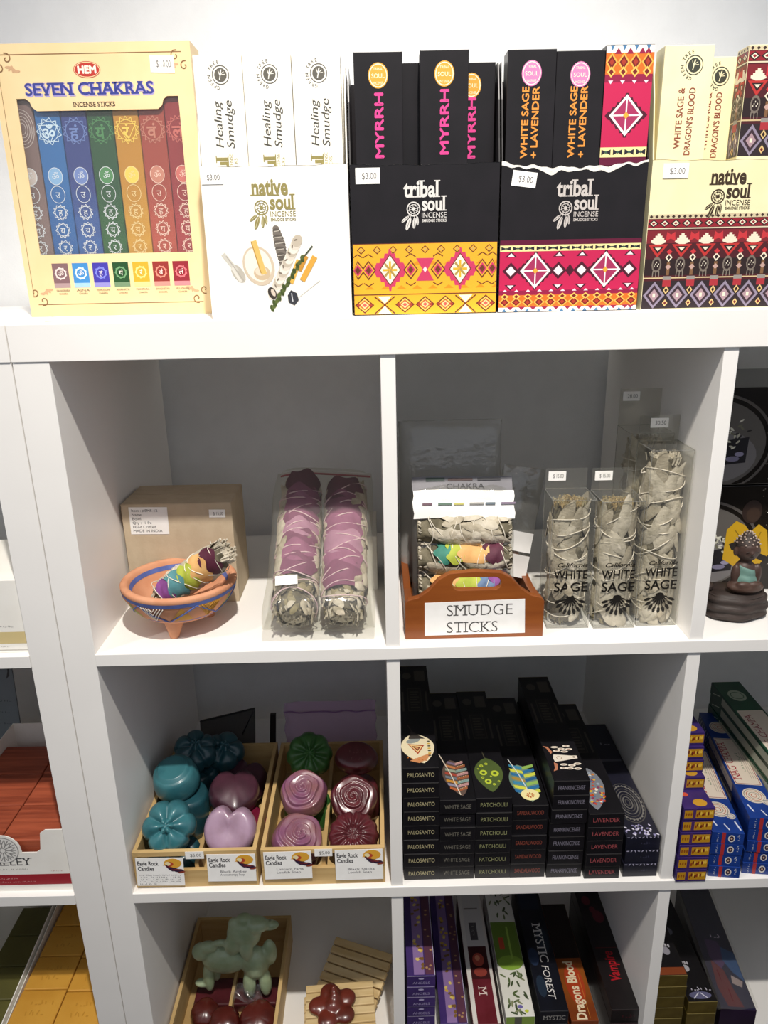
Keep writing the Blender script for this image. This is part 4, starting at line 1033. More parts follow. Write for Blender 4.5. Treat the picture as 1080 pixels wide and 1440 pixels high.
for i in range(14):
    a = i * 2.4; th = .2 + .07 * i; hk.ball((.9 + .72 * math.sin(th) * math.cos(a), .1 + .72 * math.sin(th) * math.sin(a), 10.2 + .56 * math.cos(th)), .1, 8, 5)
hk.build('hair_knobs', mat('pale_brushed_knobs', '#b9a79a', .4, '#8f7d72', 40), t, smooth=True)
b = MB(); b.grid(lambda u, v: (.9 + (1.0 + .75 * v) * math.sin((u - .42) * 2.6), -.02 - (1.12 + .55 * v + .06 * math.sin(16 * v)) * math.cos((u - .42) * 2.6), 6.6 - 3.1 * v - .9 * u * (1 - v) + .05 * math.sin(14 * v + 3 * u)), 20, 16)
o = b.build('robe', mat('sea_green_robe', '#6f9288', .6, '#5c7e75', 40, bump=.2), t, smooth=True)
sd = o.modifiers.new('solid', 'SOLIDIFY'); sd.thickness = .15 * S; sd.offset = 1
b = MB()
for sx in (-.55, .55): b.ball((.9 + sx, -1.38, 8.6), (.24, .06, .05), 8, 5)
b.ball((.9, -1.36, 7.85), (.3, .06, .05), 8, 5); b.build('face_lines', DKROCK, t)

DKBOX = mat('black_gloss_card', '#17130f', .25, '#1d1813', 30)
for i, (z0, lab) in enumerate(((F1, 'black gift box printed with a yellow-robed monk, lower of two'), (F1 + 14.7, 'black gift box printed with a round photo, upper of two'))):
    o = MB().box(0, 20, 0, 16, 0, 14.55 if i == 0 else 12.4).build('gift_box', DKBOX, None, (72.4, 13.8, z0), bevel=.1)
    props(o, lab, 'box')
    hh = 14.55 if i == 0 else 12.4; k = Ink()
    k.ring('#55504c', 2.6, hh * .42, 7.9, .35, 1, 48, b=6.6); k.ell('#5a5652', 2.6, hh * .42, 7.0, 5.7, 1, 40); k.ell('#757273', 2.4, hh * .3, 6.2, 3.6, 2, 30)
    k.poly('#16131a', [(4.3, 2.6), (7.3, 2.9), (7.4, 6.2), (4.6, 5.8)], 3); k.ell('#7a7690', 5.6, 3.4, .9, .35, 4, 10); k.ell('#8f8ba6', 6.4, 4.0, .6, .3, 4, 10); k.rect('#7d2f38', 3.0, 3.0, 4.0, 4.6, 3)
    rg = random.Random(4 + i)
    for q in range(26): k.ell(rg.choice(('#b9b7a4', '#d3d1c2', '#23201f', '#6c6b58')), 5.2 + rg.gauss(0, .9), 6.6 + rg.gauss(0, .7), .34, .13, 5, 8, rot=rg.uniform(0, 3))
    for q in range(120):
        x, y = rg.uniform(9.5, 19.6), rg.uniform(.3, hh - .3); k.ell(rg.choice(('#c9c3b8', '#6d665c', '#8d8578')), x, y, rg.uniform(.03, .11), rg.uniform(.02, .08), 2, 6)
    k.clamp(0, .05, 19.95, .1, hh - .1)
    if i == 0:
        k.poly('#c79c14', [(6.0, 4.5), (6.1, 8.6), (7.2, 9.8), (8.4, 9.2), (9.2, 8.2), (10.2, 9.3), (11.4, 8.4), (12.0, 5.0), (10.5, 3.0), (8.6, 2.4), (7.4, 3.6)], 6)
        k.poly('#1d1410', [(6.6, 6.6), (7.6, 7.0), (9.0, 6.0), (11.8, 4.8), (11.6, 4.0), (9.0, 5.1), (7.0, 5.8)], 7); k.ell('#2a1c16', 9.1, 11.0, 1.3, 1.6, 7, 18); k.ell('#3a2a20', 9.3, 10.6, .9, 1.0, 8, 16); k.line('#8a6a0c', [(7.2, 8.5), (8.6, 6.8)], .12, 8); k.line('#8a6a0c', [(10.6, 8.2), (10.0, 6.4)], .12, 8)
    k.build('printed_artwork', o, (0, 0, 0))

# ================================================================ SECOND ROW: soap trays
def soap(name, label, loc, rot, rf, hf, mt, thick, n=72, kk=16, group=None, squash=1.0):
    """moulded soap: outline rf(angle), relief hf(r, angle), standing on a flat back"""
    b = MB()
    b.grid(lambda u, v: (rf(2 * pi * u) * v * math.cos(2 * pi * u), squash * rf(2 * pi * u) * v * math.sin(2 * pi * u), thick + hf(v, 2 * pi * u) - thick * .35 * max(0, (v - .86) / .14) ** 2), n, kk, True)
    b.grid(lambda u, v: (rf(2 * pi * u) * (1 + .03 * math.sin(pi * v)) * math.cos(2 * pi * u), squash * rf(2 * pi * u) * (1 + .03 * math.sin(pi * v)) * math.sin(2 * pi * u), (thick * .65 + hf(1, 2 * pi * u)) * (1 - v)), n, 5, True)
    b.grid(lambda u, v: (rf(2 * pi * u) * v * math.cos(2 * pi * u), squash * rf(2 * pi * u) * v * math.sin(2 * pi * u), 0), n, 3, True)
    o = b.build(name, mt, None, loc, rot, smooth=True, weld=True)
    return props(o, label, 'soap', group)
def sm(n, c, c2, rough=.35): return mat('soap_' + n, c, rough, c2, 40, coat=.3, sss=.25, bump=.06, bscale=60)
TEAL, TEAL2 = sm('teal', '#3a757d', '#2f666f'), sm('deep_teal', '#22505a', '#1c444d')
LILAC, PLUM = sm('lilac', '#a2869c', '#937789'), sm('plum', '#4a2735', '#3d1f2b')
MAUVE = mat('soap_mauve', '#7c4c6c', .3, '#8a6152', 22, coat=.4, sss=.25, lo=.35, hi=.75); GREEN = sm('leaf_green', '#37672f', '#2b5826'); RED = sm('garnet', '#5a2128', '#481a1f', .3); RASP = sm('raspberry', '#7a1a38', '#64122c')
PALEG = sm('pale_green', '#aebf9e', '#9aac88')
flower = lambda R, n, d: (lambda a: R * (1 - d + d * abs(math.cos(n * a / 2)) ** .55))
def petal_relief(n, amp): return lambda v, a: amp * (1 - v) * .6 + amp * .8 * abs(math.cos(n * a / 2)) * math.sin(pi * min(1, v)) + (amp * .9 if v < .22 else 0)
def rose_relief(amp, turns=4.2):
    def f(v, a):
        s_ = (turns * v ** .9 + a / (2 * pi) + .22 * math.sin(3 * a + 5 * v) * v) % 1.0      # petals overlap in a ragged spiral
        return amp * (1 - v * v) + (.34 * amp * (min(s_ / .8, (1 - s_) / .2)) if v < .93 else 0)
    return f
def heart_r(R):
    def f(a):
        a2 = a - pi / 2; s = math.sin(a); c = abs(math.cos(a))
        return R * (1.0 - .36 * math.exp(-((a - pi / 2) / .3) ** 2) + .26 * math.exp(-((a - 3 * pi / 2) / .3) ** 2) + .08 * c)
    return f
def dome(amp): return lambda v, a: amp * math.sqrt(max(0, 1 - (v * .96) ** 2))
def sun_relief(amp, n): return lambda v, a: amp * (.75 + .25 * math.cos(n * a)) * (1.2 * math.sin(pi * min(1, v * .9 + .1)) if v > .3 else .55 + .1 * math.cos(30 * v) * math.cos(6 * a))

def tray(x, y, label, cards, w=16.1, h=5.75, d=23.0, zf=F2):
    t = thing('wooden_tray', label, 'tray', (x, y, zf)); th = .55
    MB().box(0, w, 0, th, 0, 2.7).build('front_board', PINE, t, bevel=.04)
    MB().box(0, w, 0, th, h - .75, h).build('front_rail', PINE, t, bevel=.04)
    for xx in (0, w - th): MB().box(xx, xx + th, th, d - th, 0, h).build('side_panel', PINE, t, bevel=.04)
    for xx in (0, w - th): MB().box(xx, xx + th, .02, th - .02, 2.7, h - .75).build('corner_post', PINE, t)
    MB().box(0, w, d - th, d, 0, h).build('back_panel', PINE, t, bevel=.04)
    MB().box(th, w - th, th, d - th, .1, .5).build('base_board', PINE, t)
    MB().box(w / 2 - .25, w / 2 + .25, th, d - th, .5, 3.4).build('divider_slat', PINE, t)
    for (cx, cz, cw, ch, tilt, lines) in cards:
        c = MB().box(0, cw, -.05, 0, 0, ch).build('name_card', PAPER, t, (cx, -.35, cz), (-3, tilt, 0), bevel=.02)
        k = Ink(); k.text('#2c2a33', 'Eagle Rock', .25, ch - 1.15, .62, w=cw * .44, align='l', bold=.02); k.text('#2c2a33', 'Candles', .25, ch - 1.95, .62, w=cw * .34, align='l', bold=.02)
        ex, ey = cw * .72, ch - 1.2                                   # eagle head with spread feathers
        k.ell('#d9a23a', ex + .35, ey + .35, 1.15, .75, 1, 16); k.ell('#b3442e', ex - .1, ey + .25, .55, .35, 2, 14); k.ell('#e8d9a8', ex - .3, ey + .3, .38, .3, 3, 12); k.poly('#e0a52e', [(ex - .62, ey + .35), (ex - .95, ey + .05), (ex - .55, ey + .1)], 4)
        for q in range(12): k.ell(('#33203a', '#5a2030', '#2a2440', '#8a3a2a')[q % 4], ex - .3 + .16 * q, ey - .2 - .12 * (q % 3) - .05 * q, .5, .15, 3 + q % 3, 8, rot=-.9 + .1 * q)
        if len(lines) > 3:
            for q in range(5): k.scribble('#55535c', .3, ch * .36 - q * .34, cw * (.86 if q < 4 else .35), .24, seed=q)
            lines = []
        for q, s_ in enumerate(lines): k.text('#55535c', s_, cw * .26 if len(lines) < 3 else .25, ch * .3 - q * .48 + (.12 if len(lines) < 3 else .5), .33 if len(lines) < 3 else .26, align='l', w=(cw * .56 if q == 0 else cw * .5) if len(lines) < 3 else cw * (.85 - .1 * (q % 2)))
        k.build('lettering', c, (0, -.05, 0))
    return t
lines3 = ['contains natural oils to soothe', 'moisturizing soap base great', 'for all skin types, vegan and', 'cruelty free']
t = tray(.3, 1.0, 'pine tray of teal flower and lilac heart soaps', [(.3, .75, 6.2, 4.3, 1.2, lines3), (9.6, 1.15, 6.3, 4.2, .8, ['Black Amber', 'Aromatherapy Soap'])])
price(t, (6.9, -.04, 4.6), (1, 0, 0), (0, 0, 1), 2.4, 1.15, '$5.00', 0)
t = tray(16.95, .9, 'pine tray of mauve rose and garnet soaps', [(.4, 1.35, 6.2, 4.2, -.4, ['Unicorn Farts', 'Loofah Soap']), (9.65, .95, 6.2, 4.65, -.3, ['Black Sticks', 'Loofah Soap'])])
price(t, (7.0, -.04, 4.6), (1, 0, 0), (0, 0, 1), 2.3, 1.15, '$5.00', 0)

fl = flower(3.45, 6, .16)
soap('flower_soap', 'teal flower soap tilted up at the front of the pine tray', (4.3, 5.2, 80.7), (48, 0, 6), fl, petal_relief(6, .9), TEAL, 2.3)
soap('flower_soap', 'deep teal flower soap lying under the tilted teal one', (4.5, 5.0, 75.2), (0, 0, 20), fl, petal_relief(6, .7), TEAL2, 2.2)
soap('round_soap', 'round tiered teal soap stacked behind the tilted teal flower', (3.9, 11.8, 82.4), (16, -4, 0), lambda a: 3.1, lambda v, a: .5 * (1 - v ** 6) + (.45 if v < .72 else 0), TEAL, 2.8)
soap('round_soap', 'round teal soap under the tiered teal one', (4.5, 11.4, 75.4), (4, 3, 40), lambda a: 3.3, lambda v, a: .4 * (1 - v ** 4), TEAL2, 5.9)
soap('flower_soap', 'deep teal flower soap on top of the back of the teal pile', (5.0, 17.8, 82.9), (24, -6, 40), flower(3.2, 6, .18), petal_relief(6, .8), TEAL2, 2.0)
soap('flower_soap', 'deep teal flower soap at the back corner of the pine tray', (8.6, 20.2, 81.0), (26, 8, 10), flower(3.1, 5, .18), petal_relief(5, .8), TEAL2, 2.0)
soap('flower_soap', 'deep teal flower soap at the bottom of the back of the teal pile', (5.0, 17.6, 75.2), (0, 0, 0), flower(3.4, 6, .16), petal_relief(6, .6), TEAL2, 5.2)
soap('heart_soap', 'pale lilac heart soap tilted up at the front of the tray', (12.5, 5.0, 80.2), (52, 0, -8), heart_r(3.2), lambda v, a: .75 * math.sqrt(max(0, 1 - (v * .97) ** 4)) - .3 * math.exp(-(v / .35) ** 2), LILAC, 1.3)
soap('heart_soap', 'dark plum heart soap behind the pale lilac heart', (11.7, 11.6, 80.4), (22, 6, 12), heart_r(3.2), dome(1.3), PLUM, 1.7)
soap('heart_soap', 'raspberry heart soap lying between the lilac and plum hearts', (13.4, 8.8, 76.2), (8, 0, 30), heart_r(3.0), dome(.9), RASP, 2.0)
soap('heart_soap', 'raspberry heart soap at the bottom under the lilac heart', (12.4, 4.6, 75.2), (0, 0, 60), heart_r(2.9), dome(.5), RASP, 1.5)
soap('heart_soap', 'dark plum heart soap at the back of the hearts', (12.2, 17.5, 77.2), (15, 0, -20), heart_r(3.2), dome(1.2), PLUM, 2.2)
soap('flower_soap', 'green flower soap at the back of the rose tray', (22.2, 16.6, 83.1), (46, 0, 8), flower(3.3, 8, .13), petal_relief(8, .8), GREEN, 1.8)
soap('flower_soap', 'green flower soap lying flat under the mauve roses', (22.0, 12.6, 75.2), (0, 0, 8), flower(3.4, 8, .13), petal_relief(8, .5), GREEN, 3.6)
round_r = lambda R: (lambda a: R * (1 + .03 * math.sin(5 * a)))
soap('rose_soap', 'mauve rose soap set higher, next to the green flower', (21.8, 10.8, 80.6), (28, 0, 0), round_r(3.2), rose_relief(1.2), MAUVE, 1.9, 96, 44)
soap('rose_soap', 'mauve rose soap at the front rail of the tray', (21.2, 4.7, 78.1), (30, 0, 30), round_r(3.35), rose_relief(1.2), MAUVE, 1.9, 96, 44)
soap('rose_soap', 'mauve rose soap buried lowest under the front rose', (21.0, 4.6, 75.15), (0, 0, 80), round_r(3.0), rose_relief(.3), MAUVE, 1.7)
soap('rose_soap', 'garnet rose soap behind the sunflower soap', (28.9, 9.2, 81.0), (40, 0, 0), round_r(3.15), rose_relief(1.2), RED, 1.8, 96, 44)
soap('sunflower_soap', 'garnet sunflower soap at the front rail of the tray', (28.9, 4.6, 78.7), (34, 0, 0), flower(3.35, 14, .1), sun_relief(.85, 14), RED, 1.6)
o = soap('oval_soap', 'dark garnet oval soap stamped with letters, behind the garnet rose', (29.2, 15.6, 82.9), (34, 0, -4), lambda a: 3.1, lambda v, a: .5 * (1 - v ** 5), RED, 1.9, squash=.72)
Ink().scribble('#6a3a3c', -1.7, .05, 3.4, .7).scribble('#6a3a3c', -.9, -.95, 1.8, .6, seed=3).build('stamped_letters', o, (0, 0, 2.46), (1, 0, 0), (0, 1, 0), lift=.03)
soap('round_soap', 'dark garnet round soap at the bottom below the oval one', (29.2, 13.8, 75.2), (0, 0, 0), lambda a: 3.2, lambda v, a: .4 * (1 - v ** 4), RED, 4.6)
soap('round_soap', 'dark garnet round soap at the bottom below the garnet rose', (29.0, 6.6, 75.15), (0, 0, 0), lambda a: 2.6, lambda v, a: .1 * (1 - v ** 4), RED, 1.5)

# sheer bags standing behind the trays
def sheer(nm, c, alpha):
    m = bpy.data.materials.new(nm); m.use_nodes = True; N = m.node_tree.nodes; L = m.node_tree.links
    b_ = N['Principled BSDF']; b_.inputs['Base Color'].default_value = lin(c); b_.inputs['Roughness'].default_value = .7; b_.inputs['Alpha'].default_value = alpha
    nz = N.new('ShaderNodeTexNoise'); nz.inputs['Scale'].default_value = 300; tc = N.new('ShaderNodeTexCoord'); L.new(tc.outputs['Object'], nz.inputs['Vector'])
    bp = N.new('ShaderNodeBump'); bp.inputs['Strength'].default_value = .3; L.new(nz.outputs['Fac'], bp.inputs['Height']); L.new(bp.outputs['Normal'], b_.inputs['Normal'])
    return m
ORG = sheer('mauve_organza', '#cfaed2', .5)
t = thing('organza_bag', 'sheer mauve organza bag standing behind the rose tray', 'bag', (24.6, 27.2, F2), (-3, 0, 0))
b = MB(); b.grid(lambda u, v: (7.4 * math.copysign(abs(math.cos(2 * pi * u)) ** .4, math.cos(2 * pi * u)) + .15 * math.sin(20 * v), .7 * math.sin(2 * pi * u) * (1.1 - v) + .18 * math.sin(34 * u + 3 * v), v * 10.6 + .15 * math.sin(9 * u)), 64, 14, True); b.build('bag_cloth', ORG, t, smooth=True)
MB().tube([(-7.3 + 14.6 * i / 30, -.75 + .12 * math.sin(i), 9.2 + .1 * math.sin(i * .7)) for i in range(31)], .12, 5).build('drawstring', mat('mauve_ribbon', '#8d6a9c', .5), t)
DKP = sheer('dark_grey_film', '#2e2c2e', .72)
t = thing('dark_pouch', 'dark see-through pouch with a black edge behind the soap tray', 'pouch', (8.0, 26.4, F2), (-4, 0, 0))
MB().add([(-4.6, 0, 0), (4.0, 0, 0), (4.6, .2, 10.0), (-4.4, .2, 7.9), (-4.6, .8, 0), (4.0, .8, 0), (4.6, .5, 10.0), (-4.4, .5, 7.9)], [(0, 1, 2, 3), (4, 7, 6, 5), (0, 4, 5, 1), (1, 5, 6, 2), (2, 6, 7, 3), (3, 7, 4, 0)]).build('pouch_film', DKP, t)
MB().tube([(-4.4, .1, 7.9), (4.6, .1, 10.0), (2.3, .1, 5.4)], .13, 5).build('black_edge', SATIN, t)
o = MB().prism([(0, 0), (1.0, 0), (1.7, 10.0), (.8, 10.0)], 0, .5, 'y').build('black_strap', SATIN, None, (14.5, 25.4, F2), bevel=.05); props(o, 'black strap standing between the two sheer bags', 'strap')

# ================================================================ SECOND ROW: stacks of black incense boxes
_BX = {}
def stick_box(name, w, h, L, m, key, draw_end, draw_top=None, draw_side=None):
    """one long incense box with its printed end (and, on the top box, its printed lid)"""
    k2 = (key, bool(draw_top))
    if k2 in _BX: return dup(_BX[k2])
    o = MB().box(0, w, 0, L, 0, h).build(name, m, None, bevel=.04)
    k = Ink(); draw_end(k, w, h)
    if k.p: k.build('end_print', o, (0, 0, 0))
    if draw_top:
        k = Ink(); draw_top(k, w, L)
        far = Ink(); far.p = [q for q in k.p if min(v for u, v in q[2]) > L * .47]; k.p = [q for q in k.p if min(v for u, v in q[2]) <= L * .47]
        if k.p: k.build('lid_print', o, (0, 0, h), (1, 0, 0), (0, 1, 0))
        if far.p: far.build('lid_end_print', o, (0, 0, h), (1, 0, 0), (0, 1, 0))
    if draw_side:
        k = Ink(); draw_side(k, L, h); k.build('side_print', o, (0, L, 0), (0, -1, 0), (0, 0, 1))
    _BX[k2] = o
    return o
def end_txt(tx, c, wd=.72, hh=.62, edge_hilite='#4a4745'):
    def f(k, w, h):
        k.text(c, tx, w / 2, h * .36, hh, w=w * wd); k.line(edge_hilite, [(.08, h - .06), (w - .08, h - .06)], .045)  # pale line on the top edge: a highlight painted into the print
    return f
def lid_panel(k, w, L, c='#3a3632', c2='#4c4640'):
    """dim printed panel and emblem at the far end of the lid"""
    k.rect(c, w * .28, L * .5, w * .72, L * .74, 1); k.rect('#161414', w * .31, L * .51, w * .69, L * .73, 2)
    for i in range(7): k.rect(c2, w * .36, L * .53 + i * L * .027, w * (.64 - .05 * (i % 2)), L * .53 + i * L * .027 + .28, 3)
    k.rect(c2, w * .1, L * .5, w * .16, L * .7, 1); k.rect(c2, w * .84, L * .5, w * .9, L * .7, 1)
    k.ell(c2, w * .3, L * .88, .7, .9, 1, 16); k.rect(c2, w * .55, L * .82, w * .9, L * .94, 1); k.line('#5a4326', [(0.05, L - .12), (w - .05, L - .12)], .12, 1)
def leaf_poly(cx, cy, L, Wd, rot, pts=18, skew=0):
    cr, sr = math.cos(rot), math.sin(rot); out = []
    for i in range(pts):
        t_ = i / (pts - 1); w = Wd * math.sin(pi * t_) ** .7 * (1 - .35 * t_ + skew); out.append((w, -L / 2 + L * t_))
    out += [(-x, y) for x, y in reversed(out)]
    return [(cx + x * cr - y * sr, cy + x * sr + y * cr) for x, y in out]
def stem(k, c, x0, y0, x1, y1): k.line(c, [(x0, y0), ((x0 + x1) / 2 + .15, (y0 + y1) / 2), (x1, y1)], .13, 9)
def lid_palo(k, w, L):
    lid_panel(k, w, L); k.poly('#e2d6b4', leaf_poly(2.2, 4.0, 6.4, 2.3, pi * .06 + pi, skew=.1), 1); k.poly('#c98a5a', [(1.0, 1.4), (2.2, .9), (3.2, 1.6), (3.9, 3.0), (2.4, 2.2)], 2); k.ell('#8c9290', 1.6, 5.6, 1.0, .5, 2, 12, rot=.4)
    for i, c in enumerate(('#a8472c', '#e8c98c', '#7a3a2a', '#d9a06a')): k.poly(c, [(1.9 - 1.05 + .25 * i, 4.9 - .22 * i), (1.9 + 1.1 - .25 * i, 4.6 - .2 * i), (1.9 + .2, 2.7 + .35 * i)], 3 + i)
    for i in range(7): k.ell(('#4a4a3a', '#c9a53a')[i % 2], 3.6, 2.4 + i * .5, .22, .14, 4, 8)
    for i in range(6): k.ell('#b5651f', .8 + i * .45, 2.0 - .12 * i, .12, .1, 4, 7)
    k.line('#3d3834', [(1.0, 9.2), (1.6, 7.4)], .16, 3); k.poly('#3d3834', [(1.4, 7.8), (1.0, 6.0), (3.2, 6.0)], 2)
def lid_white(k, w, L):
    lid_panel(k, w, L); k.poly('#5e4c44', leaf_poly(2.5, 4.4, 7.4, 2.0, .14 + pi), 1)
    for i in range(8):
        y = 1.6 + i * .75; cc = ('#b5623a', '#8e8aa0', '#c98f3a', '#6f7a86', '#a8483a', '#93a08c', '#c07a4a', '#7a6a80')[i]
        wl = 1.5 * math.sin(pi * min(1, (y) / 8.2)) ** .6
        k.poly(cc, [(2.6, y), (2.6 - wl, y + .55), (2.6 - wl, y + 1.0), (2.55, y + .5)], 2); k.poly(('#9a5a3a', '#b98a8a', '#7f9a94')[i % 3], [(2.6, y), (2.7 + wl, y + .5), (2.7 + wl, y + 1.0), (2.6, y + .5)], 2)
        for q in range(4): k.ell('#e6d2a8', 2.75 + wl * (q + .6) / 5, y + .55 + .1 * q, .07, .06, 4, 6)
    stem(k, '#d8cbb8', .6, 9.4, 2.75, .9)
def lid_green(k, w, L):
    lid_panel(k, w, L); k.poly('#4d5d30', leaf_poly(2.3, 4.6, 7.0, 2.25, pi), 1); k.line('#4a4636', [(2.2, 8.0), (2.0, 9.6)], .14, 1)
    for (x, y, r) in ((1.6, 5.0, .5), (3.1, 4.8, .55), (2.0, 3.2, .45), (1.5, 6.4, .26), (2.2, 6.8, .22), (2.7, 2.6, .2), (1.4, 4.0, .2), (2.5, 4.2, .14), (3.4, 3.2, .16), (1.0, 5.8, .14)):
        k.ell('#b6c43c', x, y, r, r * 1.1, 2, 14); k.ell('#4d5d30', x, y, r * .45, r * .5, 3, 10)
def lid_feather(k, w, L):
    lid_panel(k, w, L); k.poly('#6f8a78', leaf_poly(2.3, 4.4, 7.6, 1.9, .1 + pi, skew=.15), 1)
    for i in range(7):
        y = 2.0 + i * .85; wl = 1.65
        k.poly(('#2f6d9c', '#cfd04a', '#3f86a8', '#a9863c')[i % 4], [(2.5, y), (2.5 - wl, y + .6), (2.4 - wl, y + 1.2), (2.4, y + .6)], 2); k.poly(('#c9cf4e', '#2f6d9c', '#8fb45a', '#2a5f8c')[i % 4], [(2.5, y), (2.6 + wl * .9, y + .5), (2.6 + wl * .9, y + 1.1), (2.5, y + .6)], 2)
    k.ell('#e6dca0', 2.6, 2.0, 1.2, 1.1, 3, 18); k.ell('#8fb0a0', 2.6, 2.0, 1.0, .9, 4, 16) if False else None
    for q in range(8): k.ell('#b45a2a', 2.6 + .35 * math.cos(q * pi / 4), 1.9 + .35 * math.sin(q * pi / 4), .2, .1, 5, 8, rot=q * pi / 4)
    stem(k, '#cfd6d2', .9, 9.4, 2.5, 2.6)
def lid_skull(k, w, L):
    lid_panel(k, w, L); wh = '#e2d8c8'
    k.poly(wh, [(.9, 4.5), (1.1, 5.3), (2.2, 5.2), (3.4, 5.0), (4.1, 5.0), (4.1, 4.4), (3.4, 4.3), (2.2, 4.0), (1.0, 3.8)], 2); k.ell('#1a1614', 3.7, 4.7, .22, .16, 3, 8); k.ring('#8a6a4a', 1.7, 4.6, .35, .06, 3, 12)
    k.poly('#b8785a', [(.8, 5.4), (.5, 6.6), (.1, 7.2), (.7, 7.0), (1.1, 5.9)], 2); k.poly('#b8785a', [(.8, 3.7), (.7, 2.6), (.4, 1.9), (1.0, 2.2), (1.2, 3.4)], 2)
    for (x, y) in ((1.6, 6.9), (2.4, 6.5), (3.4, 6.4), (3.2, 7.1), (1.7, 6.1), (2.7, 5.9)): k.ell(wh, x, y, .5, .22, 2, 12); k.ell('#8a5a48', x, y, .25, .08, 3, 8)
    for (x, y) in ((2.0, 3.2), (3.0, 3.0), (3.8, 3.3), (2.6, 2.4), (3.6, 2.3), (1.8, 2.5)): k.ell(wh, x, y, .5, .22, 2, 12); k.ell('#8a6a5a', x, y, .25, .08, 3, 8)
def lid_mosaic(k, w, L):
    lid_panel(k, w, L); rg = random.Random(8); k.poly('#7c8088', leaf_poly(1.7, 4.9, 8.4, 1.6, -.1 + pi, skew=.2), 1)
    for q in range(70):
        y = rg.uniform(1.4, 8.4); x = 1.75 + rg.uniform(-1.3, 1.3) * math.sin(pi * (y - .7) / 8.6) ** .6
        k.ell(rg.choice(('#c94a2a', '#d9b23a', '#e8e0d0', '#5a6f9c', '#8a3a5a', '#d98a3a', '#9aa6b4')), x, y, rg.uniform(.12, .3), rg.uniform(.1, .22), 2 + q % 6, 9, rot=rg.uniform(0, 3))
    k.line('#6a6864', [(.9, 9.9), (1.5, 8.4)], .13, 2)
def lid_moon(k, w, L):
    k.rect('#1c1c2a', .05, .05, w - .05, L - .1, 0)
    for q in range(7): k.ring(('#4c4a48', '#6a6865')[q % 2], w / 2, 6.5, 2.15 - .3 * q, .16, 2, 26, b=4.0 - .55 * q)
    for q in range(26): k.ell('#77746f', w / 2 + 1.85 * math.cos(q * .242), 6.5 + 3.4 * math.sin(q * .242), .13, .2, 3, 7)
    rg = random.Random(3)
    for q in range(34): k.ell(rg.choice(('#b9b4d0', '#8b86ae', '#d5d2e2')), rg.uniform(.25, w - .25), rg.uniform(.2, 2.1), .22, .12, 2 + q % 4, 7, rot=rg.uniform(0, 3))
    k.rect('#55535e', .3, L * .62, w - .3, L * .64, 1); k.scribble('#8f8d98', w * .3, L * .78, 2.0, .8)
def moon_end(k, w, h):
    k.scribble('#3c3c52', w * .35, h * .4, 1.5, .45)
    for q in range(9): k.ell('#a9a5bd', .3 + q * .48, h - .1, .2, .07, 1, 6, rot=q)
stacks = [ # word, colour, x, y, box height, count, lid, scent in the label
    ('PALOSANTO', '#b9b088', 35.55, 1.15, 2.2, 8, lid_palo), ('WHITE SAGE', '#6f6c62', 40.2, 1.1, 2.13, 6, lid_white), ('PATCHOULI', '#8f9166', 44.85, 1.1, 2.14, 6, lid_green),
    ('SANDALWOOD', '#8a4436', 49.5, 1.2, 2.3, 5, lid_feather), ('FRANKINCENSE', '#7c7886', 54.3, 1.1, 2.18, 7, lid_skull), ('LAVENDER', '#9c4a4e', 59.2, .6, 2.1, 5, lid_mosaic)]
random.seed(12)
for (word, c, x, y, h, n, lid) in stacks:
    for q in range(n):
        o = stick_box('incense_box', 4.6, h - .04, 25, SATIN, word, end_txt(word, c, .74), lid if q == n - 1 else None)
        props(o, 'black %s incense box, %s in its stack' % (word.lower() if word != 'PALOSANTO' else 'palo santo', up(q, n)), 'box', 'stacks of black incense boxes')
        jx = rnd(-.1, .1) if word != 'FRANKINCENSE' else (0, .15, .2, .1, .3, .55, .45)[q]
        o.location = Vector((x + jx * (.55 if word != 'FRANKINCENSE' else .6), y + rnd(-.12, .12), F2 + .01 + q * h)) * S
for q in range(3):
    o = stick_box('incense_box', 4.5, 2.06, 25, mat('midnight_card', '#12131f', .38, '#171829', 30), 'moon', moon_end, lid_moon if q == 2 else None)
    props(o, 'midnight-blue lace-patterned incense box, %s in its stack' % up(q, 3), 'box', 'stack of midnight-blue boxes')
    o.location = Vector((64.35 + (.0, .12, .08)[q], .85 + .1 * q, F2 + .01 + q * 2.1)) * S

# ================================================================ SECOND ROW, NEXT CELL: purple, blue and green boxes
VIOLET = mat('violet_card', '#2f1f5c', .35, '#3a2766', 30); BLUEC = mat('royal_blue_card', '#17357c', .3, '#1b3c88', 30); GRNC = mat('forest_green_card', '#12402c', .35, '#164a33', 30)
def gold_end(k, w, h):
    k.rect('#b8861c', .12, .3, w * .3, h - .3, 1); k.rect('#b8861c', w * .4, .3, w - .1, h - .3, 1); k.rect('#4a2c60', w * .3, .1, w * .4, h - .1, 1)
    rg = random.Random(2)
    for q in range(9): k.ell(rg.choice(('#8c3a14', '#6a2a14', '#e0b848')), w * .45 + q * w * .058, h / 2 + rg.uniform(-.2, .2), .13, .28, 2, 8)
    for q in range(3): k.ell('#8c4a14', .35 + q * .32, h / 2, .1, .25, 2, 8)
def gold_top(k, w, L):
    for q in range(5): k.ell('#b98a2a', w * .6, 1.0 + q * 4.6, .9, .7, 1, 14); k.ell('#c9503a', w * .25, 2.6 + q * 4.6, .5, .4, 1, 12)
for q in range(10):
    o = stick_box('incense_box', 3.95, 1.86, 22, VIOLET, 'violet', gold_end, gold_top if q in (5, 6, 9) else None)
    props(o, 'violet incense box with gold end label, %s in its stack' % up(q, 10), 'box', 'stack of violet boxes')
    o.location = Vector((70.95 + (.0, .05, .1, .05, .12, .1, .05, .1, .0, .05)[q], (-.2, -.1, 0, .1, .2, .1, 3.6, 4.6, 4.8, 5.2)[q], F2 + .01 + q * 1.9)) * S
